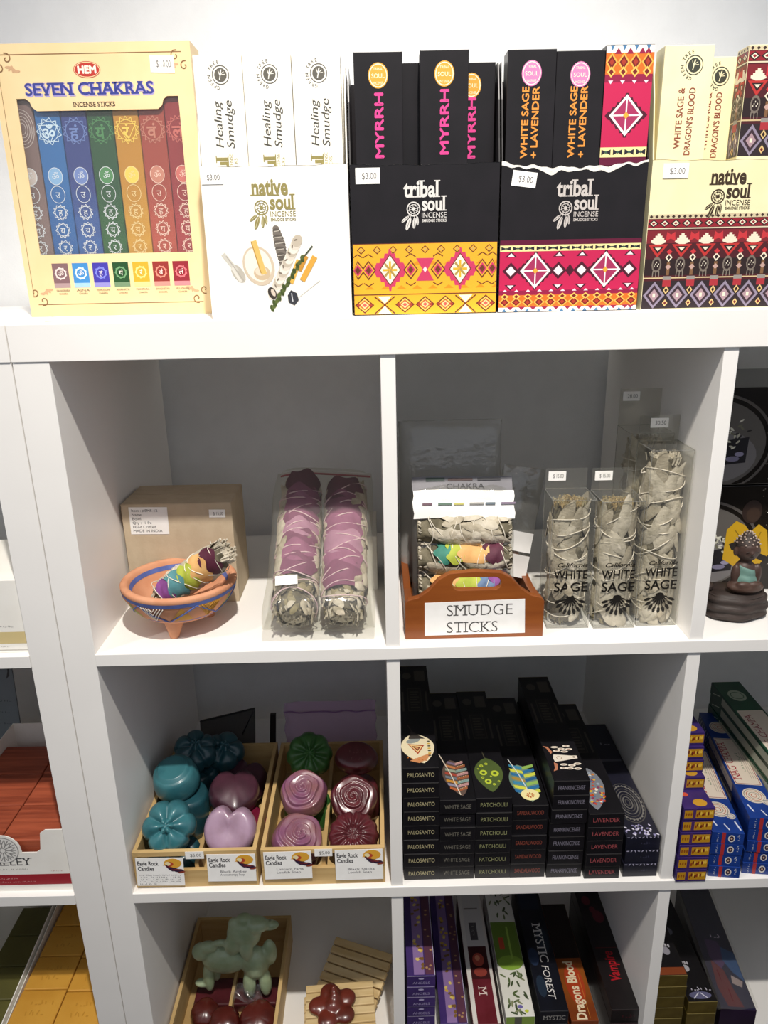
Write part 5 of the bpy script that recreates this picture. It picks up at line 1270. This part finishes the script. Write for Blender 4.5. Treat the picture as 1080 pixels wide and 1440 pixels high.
def blue_end(k, w, h):
    k.rect('#a83030', w * .32, .0, w * .43, h, 1); k.ell('#d8d2cc', w * .62, h * .5, .42, .55, 2, 18); k.ell('#3a2a3c', w * .62, h * .5, .28, .38, 3, 14); k.ell('#c9a890', w * .62, h * .5, .12, .16, 4, 8)
    k.scribble('#cfd4e2', w * .88, h * .15, h * .7, .34, pi / 2); k.scribble('#cfd4e2', w * .22, h * .1, h * .75, .24, pi / 2, seed=4)
def blue_top(k, w, L):
    k.rect('#dccfbe', .25, 6.6, w - .25, 17.2, 1)
    for i in range(4):
        a, b_ = [(.4, 6.8), (w - .4, 6.8), (w - .4, 17.0), (.4, 17.0)][i], [(w - .4, 6.8), (w - .4, 17.0), (.4, 17.0), (.4, 6.8)][i]; k.line('#8a2030', [a, b_], .09, 2)
    k.text('#a02838', 'NAG', w * .35, 7.6, 1.1, w=3.0, align='l', rot=pi / 2, serif=True, l=2); k.text('#a02838', 'CHAMPA', w * .35, 11.2, 1.1, w=5.0, align='l', rot=pi / 2, serif=True, l=2); k.scribble('#2f6a3a', w * .64, 9.0, 4.6, .4, pi / 2)
    for i in range(3): k.line('#8a7a70', [(w * (.7 + .07 * i), 8), (w * (.7 + .07 * i), 14)], .05, 2)
    for yy in (4.4, 20.0):
        k.ell('#d8cdbe', w * .48, yy, 1.45, 1.5, 1, 24)
        for q in range(4): k.ring('#b06a50' if q % 2 else '#8a8578', w * .48, yy, 1.3 - .3 * q, .1, 2, 22)
        k.ell('#c9c0b4', w * .8, yy - 1.2, .6, .6, 1, 16); k.ring('#77808c', w * .8, yy - 1.2, .45, .1, 2, 14)
    k.line('#cfd4e2', [(.5, 2.5), (.9, 1.2)], .2, 1); k.line('#cfd4e2', [(w - .6, 2.2), (w - .3, .6)], .2, 1); k.line('#cfd4e2', [(1.9, 1.6), (2.3, .5)], .16, 1)
def blue_side(k, L, h):
    k.rect('#b9b0a8', 6, .25, 17, h - .25, 1)
    for i in range(7): k.line('#cfd4e2', [(.6 + i * .8, .4), (1.0 + i * .8, h - .4)], .13, 1)
    k.scribble('#3a3f66', 7.5, h * .35, 8, .5)
for (x, y, n, nm) in ((75.45, .75, 4, 'beside the violet boxes'), (80.2, 1.0, 5, 'beside the green boxes')):
    for q in range(n):
        o = stick_box('incense_box', 4.0, 1.74, 24, BLUEC, 'blue', blue_end, blue_top if q == n - 1 else None, blue_side)
        props(o, 'royal blue incense box, %s in the stack %s' % (up(q, n), nm), 'box', 'stacks of royal blue boxes')
        o.location = Vector((x + rnd(-.1, .1), y + rnd(-.15, .15), F2 + .01 + q * 1.78)) * S; o.rotation_euler = (0, 0, math.radians(-7.5 + rnd(-.6, .6)))
def grn_top(k, w, L):
    k.rect('#d8ccbc', .3, 5, w - .3, 16, 1); k.text('#8a2030', 'NAG CHAMPA', w * .4, 6, 1.0, w=9, align='l', rot=pi / 2, serif=True, l=2); k.ell('#9aa894', w * .5, 20, 1.3, 1.5, 1, 20); k.ring('#41604a', w * .5, 20, 1.0, .15, 2, 20)
def grn_side(k, L, h):
    k.rect('#b7bda8', 4, .35, 20, h - .35, 1); k.line('#cfd8c4', [(1, .5), (3.4, h - .5)], .12, 1)
for q in range(7):
    o = stick_box('incense_box', 4.4, 1.92, 24, GRNC, 'green', lambda k, w, h: blue_end(k, w, h), grn_top if q == 6 else None, grn_side)
    props(o, 'forest green incense box, %s in its stack' % up(q, 7), 'box', 'stack of forest green boxes')
    o.location = Vector((85.2 + rnd(-.08, .08), 1.8 + rnd(-.1, .1), F2 + .01 + q * 1.96)) * S

# ================================================================ THIRD ROW
t = tray(.35, 1.0, 'pine tray of pale green animal soap and dark red soaps on the low shelf', [], zf=F3)
b = MB()   # two long-nosed animals riding together, carved in one bar
for (c, r) in (((7.6, 12.4, 47.0), (3.6, 2.0, 2.2)), ((11.9, 12.0, 46.4), (2.0, 1.9, 2.6)), ((4.9, 12.0, 44.0), (.85, .9, 2.6)), ((10.9, 11.2, 43.4), (.95, .9, 2.4)), ((13.2, 11.4, 43.4), (.95, .9, 2.4)), ((5.6, 13.4, 44.2), (.9, .9, 2.4)),
               ((4.2, 12.0, 48.6), (1.3, 1.2, 1.3)), ((10.6, 12.2, 51.4), (2.5, 1.7, 2.5)), ((9.0, 11.4, 50.2), (1.2, 1.0, 1.6)), ((11.0, 11.0, 49.6), (.95, .9, 1.7)), ((12.4, 12.2, 52.9), (1.9, 1.4, 1.1)), ((14.2, 12.6, 52.4), (1.5, .8, .7)), ((10.8, 12.4, 53.6), (1.3, 1.0, .9)), ((9.4, 12.4, 52.9), (1.0, .9, 1.0)), ((13.9, 12.8, 47.4), (1.1, 1.0, 2.2)), ((7.3, 11.6, 50.4), (1.4, .5, .5)), ((4.0, 12.0, 43.0), (1.3, .8, .5)), ((5.4, 11.8, 49.6), (1.5, .9, .8))):
    b.ball((8.6 + (c[0] - 8.6) * 1.08 + .2, c[1], 42.6 + (c[2] - 41.2) * 1.14), (r[0] * 1.08, r[1], r[2] * 1.12))
o = remeshed(b.build('animal_soap', PALEG, None, (0, 0, 0), smooth=True), .2, 3); props(o, 'pale green moulded animal soap standing in the low pine tray', 'soap')
for (c, r, rt, lab) in (((4.4, 9.2, 40.4), 2.3, 20, 'dark red domed soap in the low tray, under the pale green animal'), ((8.0, 7.4, 40.6), 2.5, -10, 'dark red domed soap in the middle of the low tray'), ((4.0, 4.6, 40.4), 2.4, 0, 'dark red domed soap at the left front corner of the low tray'), ((13.0, 7.6, 40.8), 3.0, 12, 'large glossy red soap in the low tray, beside the soap dishes')):
    soap('domed_soap', lab.replace('left front', 'front'), c, (18, 0, rt), flower(r, 5, .1), dome(1.5), sm('brick_red', '#541d17', '#441511', .25), 2.0)
o = MB().box(2.2, 15.4, 10.4, 15.2, F3 + .55, F3 + 2.3).build('soap_block', RED, None, bevel=.3); props(o, 'dark red soap block under the pale green animal soap', 'soap')
o = MB().grid(lambda u, v: (8.6 + 4.6 * u + .2 * math.sin(9 * v), 9.6 + 1.4 * v + .3 * math.sin(7 * u), 43.4 + 1.6 * v + .3 * math.sin(11 * u + 5 * v)), 14, 8).build('film_scrap', CLEAR, None, smooth=True); props(o, 'crumpled clear wrap between the red soaps and the green animal', 'wrap')

def soap_dish(loc, rot, label):
    t = thing('soap_dish', label, 'soap dish', loc, rot)
    for i in range(6): MB().box(-5.3, 5.3, -4.1 + i * 1.4, -4.1 + i * 1.4 + 1.2, 1.2, 2.0).build('slat', LATH, t, bevel=.12)
    for xx in (-4.6, 3.6): MB().box(xx, xx + 1.0, -4.0, 4.0, 0, 1.2).build('runner', LATH, t, bevel=.08)
    return t
soap_dish((25.3, 8.0, F3 + .05), (0, 0, 5), 'slatted wooden soap dish at the bottom of the dish pile')
soap_dish((25.6, 8.1, F3 + 2.15), (0, 0, 4), 'slatted wooden soap dish carrying the red flower soap')
soap_dish((28.0, 15.6, F3 + 1.4), (20, -4, -25), 'slatted wooden soap dish leaning behind the one with the red soap')
b = MB()
for i in range(5):
    a = pi / 2 + 2 * pi * i / 5 + .15
    b.ball((2.3 * math.cos(a), 2.1 * math.sin(a), .8), (1.6, 1.45, .75))
b.ball((0, 0, 1.0), (1.4, 1.3, 1.1)); b.ball((.3, .9, 1.6), (.9, .8, .9)); b.ball((.2, 1.7, 2.2), (.5, .5, .8))
o = remeshed(b.build('flower_soap', sm('amber_red', '#6a2a1e', '#552016', .3), None, (24.6, 7.8, F3 + 4.15), (10, 0, 8), smooth=True), .16, 26); props(o, 'amber red five-petal flower soap on the slatted wooden dish', 'soap')

# stacks of boxes on the low shelf
PURP = mat('angel_purple_card', '#3a2a62', .35, '#432f6c', 30); MAR = mat('maroon_card', '#5a1820', .35, '#64202a', 30); LEAFC = mat('white_leaf_card', '#d9d8cf', .4, '#cfcec4', 20); INKB = mat('ink_black_card', '#0e0f16', .32, '#12141e', 30); RUST = mat('ember_card', '#6a2810', .35, '#8c4c18', 14, lo=.3, hi=.7); COALR = mat('coal_card', '#120e0f', .34, '#181213', 30); GOLDE = mat('dull_gold_end', '#6a5a26', .4, '#57491c', 30, metal=.4)
def ang_end(k, w, h): k.text('#a79cc4', 'ANGELS', w / 2, h * .2, .42, w=w * .6); k.ell('#b9b0d4', w / 2, h * .72, .4, .16, 1, 10); k.line('#b9b2cf', [(.06, h - .05), (w - .06, h - .05)], .07)
def ang_top(k, w, L):
    k.rect('#8a6fa0', w * .25, .2, w * .62, L - .2, 1); k.rect('#5a3548', w * .66, .2, w * .96, L - .2, 1); rg = random.Random(6)
    for q in range(40): k.ell(rg.choice(('#c9a53a', '#d9bf6a', '#7a5a2a')), w * rg.uniform(.3, .58), rg.uniform(.6, L - .6), .3, .22, 2 + q % 5, 9, rot=rg.uniform(0, 3))
    for q in range(16): k.ell('#a8845a', w * rg.uniform(.7, .92), rg.uniform(.6, L - .6), .2, .16, 2 + q % 3, 8)
    k.line('#d5cfe0', [(w - .05, .1), (w - .05, L - .1)], .06, 2)
def low_stack(word, x, y, h, n, m, end, top, label, w=4.0, L=23.5, group=None, top_only=False):
    for q in range(n):
        o = stick_box('incense_box', w, h - .03, L, m, word, end, top if q == n - 1 else None)
        props(o, label % up(q, n), 'box', group or 'boxes stacked on the low shelf')
        o.location = Vector((x + rnd(-.06, .06), y + rnd(-.1, .1), F3 + .01 + q * h)) * S
low_stack('ANGELS', 35.75, 2.0, 1.92, 9, PURP, ang_end, ang_top, 'purple incense box with gold-figured lid, %s in the tall stack by the divider')
low_stack('ANGELS', 40.55, 2.2, 1.92, 4, PURP, ang_end, ang_top, 'purple incense box with gold-figured lid, %s in the low stack')
def musk_top(k, w, L):
    k.rect('#d3cfc8', .05, .05, .7, L - .05, 1); k.rect('#cfcac2', w - .5, .05, w - .05, L - .05, 1); k.rect('#c9c6c2', .7, 13, w - .5, L - .1, 1); k.rect('#4a4648', 1.4, 14.2, 2.6, 17.6, 2); k.scribble('#8d8886', 2.2, 14.6, 2.6, .5, pi / 2, l=3)
    k.rect('#3a1416', .7, 7.2, w - .5, 13, 1); k.ell('#a8483a', 2.1, 10.6, .9, 1.2, 2, 18); k.ell('#d98a6a', 2.0, 10.9, .4, .5, 3, 14); k.ell('#8a3a30', 2.2, 8.4, 1.0, .8, 2, 16); k.text('#d8c8c0', 'M', 1.5, 6.0, 1.2, w=1.5, align='l', rot=-pi / 2, l=2, serif=True); k.line('#77706a', [(.9, 20.5), (3.2, 20.5)], .2, 2)
low_stack('MUSK', 45.2, 1.8, 2.0, 4, MAR, lambda k, w, h: k.scribble('#d8c8c0', w * .2, h * .3, w * .6, .7), musk_top, 'white and maroon incense box with a fruit picture, %s in its stack', 4.1)
def olive_top(k, w, L):
    rg = random.Random(15)
    k.rect('#5f7a2c', .05, 8.6, w - .05, 16.4, 1); k.ell('#7fa03a', w / 2, 8.8, 1.95, 1.3, 2, 24); k.rect('#b5482e', .9, 11.2, 1.7, 13.4, 3); k.rect('#8fb04a', 2.4, 9.5, 2.7, 15.5, 3)
    for q in range(46):
        y = rg.uniform(.5, 7.2) if q < 28 else rg.uniform(17, L - .6)
        k.ell(rg.choice(('#4f5f38', '#63704a', '#3f4c30', '#7a7f5c')), rg.uniform(.5, w - .5), y, .55, .16, 2 + q % 6, 9, rot=rg.uniform(.3, 2.8))
    k.ell('#6a62a0', w * .55, 1.5, .4, .3, 8, 10); k.ell('#b9c23a', w * .75, .8, .3, .25, 8, 10)
def olive_end(k, w, h): k.rect('#7f9a44', .05, .05, w - .05, h - .05, 1); k.rect('#5a5a50', w * .3, .05, w * .55, h - .05, 2)
low_stack('OLIVE', 49.95, 2.0, 2.25, 4, LEAFC, olive_end, olive_top, 'white incense box printed with green leaves, %s in its stack', 4.2)
def mys_top(k, w, L): 
    k.text('#c9c7c4', 'MYSTIC', w * .55, 8.6, 1.35, w=6.8, align='r', rot=-pi / 2, serif=True, l=2) if False else None
    k.text('#cfcdca', 'MYSTIC', w * .42, 15.2, 1.3, w=7.2, align='l', rot=-pi / 2, serif=True, l=2); k.text('#cfcdca', 'FOREST', w * .42, 7.4, 1.0, w=5.4, align='l', rot=-pi / 2, l=2, shear=.15)
    k.ell('#1f2c44', w * .2, 9, .8, 1.6, 1, 16); k.ell('#18222f', w * .7, 12, .9, 2.4, 1, 16); k.ell('#1d2a3a', w * .25, 4, .7, 1.8, 1, 16); k.rect('#1a2030', w * .1, 18, w * .9, L - .4, 1)
low_stack('MYSTIC', 54.9, 2.0, 2.5, 4, INKB, lambda k, w, h: (k.text('#9a9894', 'MYSTIC', w / 2, h * .34, .75, w=w * .8, serif=True), k.line('#3c3c40', [(.1, h - .1), (w - .1, h - .1)], .05)), mys_top, 'black incense box with white serif lettering, %s in its stack', 4.1)
def drg_top(k, w, L): 
    k.text('#d8c8a8', 'Dragons Blood', w * .38, 10.2, 1.35, w=9.4, align='r', rot=-pi / 2, bold=.03, l=2) if False else None
    k.text('#dccbaa', 'Dragons Blood', w * .6, .2, 1.4, w=9.6, align='l', rot=pi / 2, bold=.03, l=2); k.line('#c98a3a', [(w * .72, .4), (w * .72, 7.6)], .05, 2); k.rect('#1c1210', .05, 10.4, w - .05, L - .05, 1); k.ell('#a33a1a', w * .5, 6, 1.4, 3.6, 1, 20) 
low_stack('DRAGON', 59.6, 2.4, 1.85, 4, RUST, lambda k, w, h: k.scribble('#e0cfae', w * .15, h * .3, w * .7, .6), drg_top, 'ember orange incense box with bold lettering, %s in its stack', 4.0, 21)
def vam_top(k, w, L):
    k.text('#a01420', 'Vampire', w * .68, 4.4, 1.5, w=5.2, align='l', rot=pi / 2, bold=.02, l=2, shear=.12); k.line('#7a1820', [(.5, 10.3), (w - .4, 10.3)], .06, 2)
    for (x, y, r) in ((1.4, 19.5, .7), (2.6, 16.2, .9), (2.0, 17.6, .5)): k.ell('#5a1c28', x, y, r, r * 1.4, 1, 12)
low_stack('VAMPIRE', 65.2, 1.9, 2.5, 4, COALR, lambda k, w, h: (k.scribble('#4a1820', w * .2, h * .35, w * .6, .7), k.line('#5a3a40', [(.1, h - .1), (w - .1, h - .1)], .05)), vam_top, 'coal black incense box with red lettering, %s in its stack', 4.2)
def wolf_top(k, w, L):
    k.rect('#0f0d10', .03, .03, w - .03, L - .03, 0); k.rect('#7a3a1c', .1, .1, w - .1, 1.3, 1); k.ell('#8a8890', w * .6, 4.0, .55, .7, 2, 14)
    for dx in (-.6, -.2, .25, .65): k.ell('#a9a7ac', w * .6 + dx, 5.0 - .25 * abs(dx), .16, .3, 2, 8)
    k.ell('#6a6870', w * .5, 10, 1.0, .8, 1, 14); k.ell('#9c9aa4', w * .45, 10.2, .4, .35, 2, 10); k.poly('#9a4030', [(.3, 14), (1.6, 15.2), (1.2, 13.4)], 1)
def dragonpair_top(k, w, L):
    k.rect('#0f0d10', .03, .03, w - .03, L - .03, 0); k.scribble('#b8b6c4', .5, 1.7, 3.2, .6); k.ell('#5a5a78', w * .5, 1.0, 1.6, .6, 1, 16); k.line('#c9c9d6', [(1.0, .5), (2.0, 1.4)], .14, 2); k.line('#c9c9d6', [(3.0, .5), (2.2, 1.4)], .14, 2)
    k.ell('#a9a7ac', w * .4, 5.4, .55, .6, 2, 12)
    for dx in (-.5, -.15, .2, .55): k.ell('#a9a7ac', w * .4 + dx, 6.4 - .25 * abs(dx), .14, .28, 2, 8)
    k.ell('#5a5a66', w * .3, 12, .9, .8, 1, 12)
gend = lambda k, w, h: (k.line('#a8985c', [(.05, h - .05), (w - .05, h - .05)], .08), k.line('#44391a', [(.05, .1), (w - .05, .1)], .05))
low_stack('WOLF', 71.35, 1.9, 2.05, 8, GOLDE, gend, wolf_top, 'dull gold ended incense box with a black lid, %s in the tall stack', 4.1)
low_stack('PAIR', 76.2, 2.0, 2.2, 5, GOLDE, gend, dragonpair_top, 'dull gold ended incense box with a black lid, %s in the lower stack', 4.2)
o = MB().box(0, 5, 0, 23, 0, 9).build('incense_carton', mat('dark_plum_card', '#1c1024', .3, '#24142e', 30), None, (81.3, 2.5, F3 + .01), (0, 0, -6), bevel=.06); props(o, 'dark plum carton with a coloured night-sky lid on the low shelf', 'carton')
k = Ink(); k.rect('#1a1838', .1, .1, 4.9, 22.8, 1); k.poly('#4a2c5c', [(1.2, 12), (3.0, 11.6), (3.6, 8.6), (2.2, 6.6), (1.0, 8.6)], 2); k.poly('#234a7c', [(3.2, 10.6), (4.9, 9.6), (4.9, 4.6), (3.6, 6.2), (2.8, 8.2)], 3); k.poly('#5c1c24', [(1.0, 8.2), (2.4, 6.4), (2.8, 3.4), (3.4, .4), (1.2, .4), (.6, 3.6)], 4); k.poly('#9c8c8c', [(3.2, 5.6), (4.6, 4.6), (4.2, 3.6), (3.0, 4.2)], 5); k.scribble('#c9b4d0', 1.5, 12.2, 2.2, .8, l=6); k.clamp(0, .1, 4.9, .1, 22.9); k.build('lid_print', o, (0, 0, 9), (1, 0, 0), (0, 1, 0))
o = MB().grid(lambda u, v: (80.7 + 5.9 * u + .1 * math.sin(8 * v) + 2.4 * v, 2.2 + 23 * v, F3 + 9.15 + .12 * math.sin(9 * u + 7 * v)), 10, 16).build('shrink_wrap', CELLO, None, smooth=True); props(o, 'loose clear wrap over the dark plum carton', 'wrap')

# ================================================================ NEIGHBOURING UNIT: soap cartons
XL = -OUT * 2 - .12          # inner right face of the neighbouring unit
o = MB().box(-22, 0, 0, 13.6, 0, 9.2).build('white_carton', WCARD, None, (XL - .35, 1.0, F1), bevel=.08); props(o, 'white carton with a beige stripe in the neighbouring unit', 'carton')
k = Ink(); k.rect('#d3c08c', -21.9, 1.2, -.05, 2.7, 1); k.scribble('#6b6b6b', -3.4, 3.3, 2.0, .22); k.rect('#b9b5ae', -21.9, .3, -.05, .42, 1); k.scribble('#a09a90', -3.3, .75, 1.0, .2); k.build('printed_artwork', o, (0, 0, 0))

t = thing('soap_carton', 'white display carton with a cut-out front and red stripe', 'carton', (XL - .45, 1.0, F2)); cw = 17.2
fr = [(-cw, 0), (0, 0), (0, 9.7), (-2.2, 9.7), (-2.9, 9.2), (-3.25, 6.6), (-3.8, 6.2), (-5.7, 6.2)] + [(-8.1 + 2.35 * math.cos(a), 6.6 + 2.35 * math.sin(a)) for a in [i * pi / 12 for i in range(1, 12)]] + [(-10.6, 6.2), (-cw, 6.2)]
MB().prism(fr, 0, .12, 'y').build('front_panel', WCARD, t)
MB().prism([(.12, 0), (24, 0), (24, 9.7), (.12, 9.7)], -.12, 0, 'x').build('side_panel', WCARD, t); MB().prism([(.12, 0), (24, 0), (24, 9.7), (.12, 9.7)], -cw, -cw + .12, 'x').build('side_panel', WCARD, t)
MB().box(-cw + .12, -.12, .12, 24, 0, .12).build('base_panel', WCARD, t); MB().box(-cw + .12, -.12, 23.88, 24, .12, 9.7).build('back_panel', WCARD, t)
k = Ink(); k.rect('#9c1f2c', -cw + .02, 1.0, -.03, 2.7, 1); k.scribble('#d8a8a8', -11, 1.95, 4.0, .3); k.scribble('#d8a8a8', -11, 1.4, 6.4, .24, seed=5)
k.text('#4a4a4c', 'VALLEY', -4.6, 4.2, 1.15, w=6.4, align='r', serif=True, l=1); k.scribble('#8c8a88', -9.2, 3.45, 4.2, .25); k.scribble('#b05a5a', -2.6, 3.1, 1.6, .2)
k.ell('#9b9a98', -8.1, 6.6, 2.05, 2.05, 1, 30); k.ell('#e6e4df', -8.1, 6.6, 1.92, 1.92, 2, 30)
for q in range(12):
    a = q * pi / 6; k.line('#8c8b89', [(-8.1 + .3 * math.cos(a), 6.6 + .3 * math.sin(a)), (-8.1 + 1.75 * math.cos(a), 6.6 + 1.75 * math.sin(a))], .14, 3)
    for s_ in (-.35, .35): k.line('#8c8b89', [(-8.1 + .9 * math.cos(a), 6.6 + .9 * math.sin(a)), (-8.1 + 1.7 * math.cos(a + s_ * .7), 6.6 + 1.7 * math.sin(a + s_ * .7))], .1, 3)
k.build('printed_artwork', t, (0, 0, 0))
BRICK = mat('brick_red_soap', '#8e3d25', .5, '#6e2a18', 4, stretch=(1, 1, 30), lo=.3, hi=.7, coat=.1, bump=.08, bscale=10)
BRICK2 = mat('brick_red_soap_paper', '#b0583a', .5, '#7a3420', 7, stretch=(1.2, 16, 30), lo=.3, hi=.7, coat=.1)
bar = MB().box(0, 8.2, 0, 6.6, 0, 3.7).build('soap_bar', BRICK2, None, bevel=.12); props(bar, 'x', 'soap')
pos = []
for r in range(3):
    for c in range(2): pos.append((c, r))
first = True
for lay, zz in enumerate((F2 + .15, F2 + 3.95)):
    for (c, r) in pos:
        o = bar if first else dup(bar); first = False
        o['label'] = 'brick-red wrapped soap bar, %s layer, %s row, %s' % (('lower', 'upper')[lay], ('front', 'middle', 'back')[r], ('against the carton side', 'one in from the carton side')[c]); o['group'] = 'brick-red soap bars'
        o.location = Vector((XL - 9.0 - c * 8.35 + (.3 if r == 1 else 0) - (0, .25, .1)[r], 1.6 + r * 6.8, zz - (.5 if r == 0 and lay else 0) * 0)) * S
o = MB().box(-9, 0, 0, .3, 0, 20).build('grey_panel', mat('blue_grey_print', '#67727c', .5, '#5b666f', 10), None, (XL - 18.2, 27.5, F2), (-4, 0, 0)); props(o, 'blue-grey printed backing card behind the brick-red soaps', 'card')
k = Ink(); [k.scribble('#2c3036', -3.6 - .3 * q, 11.6 - q * 2.0, 2.6, .4, seed=q) for q in range(3)]; k.poly('#22252a', [(-.6, 20), (-.2, 20), (-.5, 16.2), (-1.1, 15.6), (-.7, 17)], 1); k.build('printed_artwork', o, (0, 0, 0))
t = thing('soap_carton', 'white open carton of yellow soap bars on the low shelf', 'carton', (XL - .5, 1.0, F3)); cw = 14.0
for nm, a, b_ in (('side_panel', -.12, 0), ('side_panel', -cw - .12, -cw)): MB().prism([(0, 0), (25, 0), (25, 12.0), (0, 9.2)], a, b_, 'x').build(nm, WCARD, t)
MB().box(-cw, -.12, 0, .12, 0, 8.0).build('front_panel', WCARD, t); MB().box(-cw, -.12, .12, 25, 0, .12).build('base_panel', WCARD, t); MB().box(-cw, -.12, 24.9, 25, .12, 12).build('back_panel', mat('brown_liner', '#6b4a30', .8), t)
YEL = mat('yellow_soap', '#cf9a3c', .5, '#c48d30', 12, coat=.1, sss=.1)
yb = MB().box(0, 6.6, 0, 5.6, 0, 3.3).build('soap_bar', YEL, None, bevel=.15); props(yb, 'x', 'soap')
Ink().scribble('#bd8830', 1.2, 3.1, 4.2, .9).scribble('#bd8830', 1.6, 1.5, 3.2, .9, seed=4).build('stamped_letters', yb, (0, 0, 3.3), (1, 0, 0), (0, 1, 0))
first = True
for lay in range(3):
    for c in range(2):
        for r in range(4 if c == 0 else 4):
            o = yb if first else dup(yb); first = False
            o['label'] = 'yellow soap bar, %s layer, %s row, %s' % (('lowest', 'middle', 'top')[lay], ('front', 'second', 'third', 'back')[r], ('against the carton side', 'beside the white carton wall')[c]); o['group'] = 'yellow soap bars'
            o.location = Vector((XL - 7.35 - c * 6.75, 1.25 + r * 5.75 + (0, .4)[c] * (lay > 0), F3 + .15 + lay * 3.36)) * S
t = thing('soap_carton', 'white open carton of olive soaps next to the yellow ones', 'carton', (XL - 15.0, 1.0, F3))
MB().prism([(0, 0), (25, 0), (25, 12.4), (0, 9.6)], -.14, 0, 'x').build('side_panel', WCARD, t); MB().box(-14, -.14, 0, .12, 0, 8).build('front_panel', WCARD, t); MB().box(-14, -.14, .12, 25, 0, .12).build('base_panel', WCARD, t); MB().box(-14, -.14, 24.9, 25, .12, 12).build('back_panel', WCARD, t); MB().prism([(0, 0), (25, 0), (25, 12.4), (0, 9.6)], -14.14, -14, 'x').build('side_panel', WCARD, t)
OLV = mat('olive_soap', '#5d5a2c', .5, '#4f4d26', 12)
for r in range(4):
    o = MB().box(0, 6.4, 0, 5.6, 0, 8.6).build('soap_bar', OLV, None, (XL - 21.7, 1.25 + r * 5.75, F3 + .15), bevel=.15); props(o, 'olive soap bar in the white carton, %s row' % ('front', 'second', 'third', 'back')[r], 'soap', 'olive soap bars')
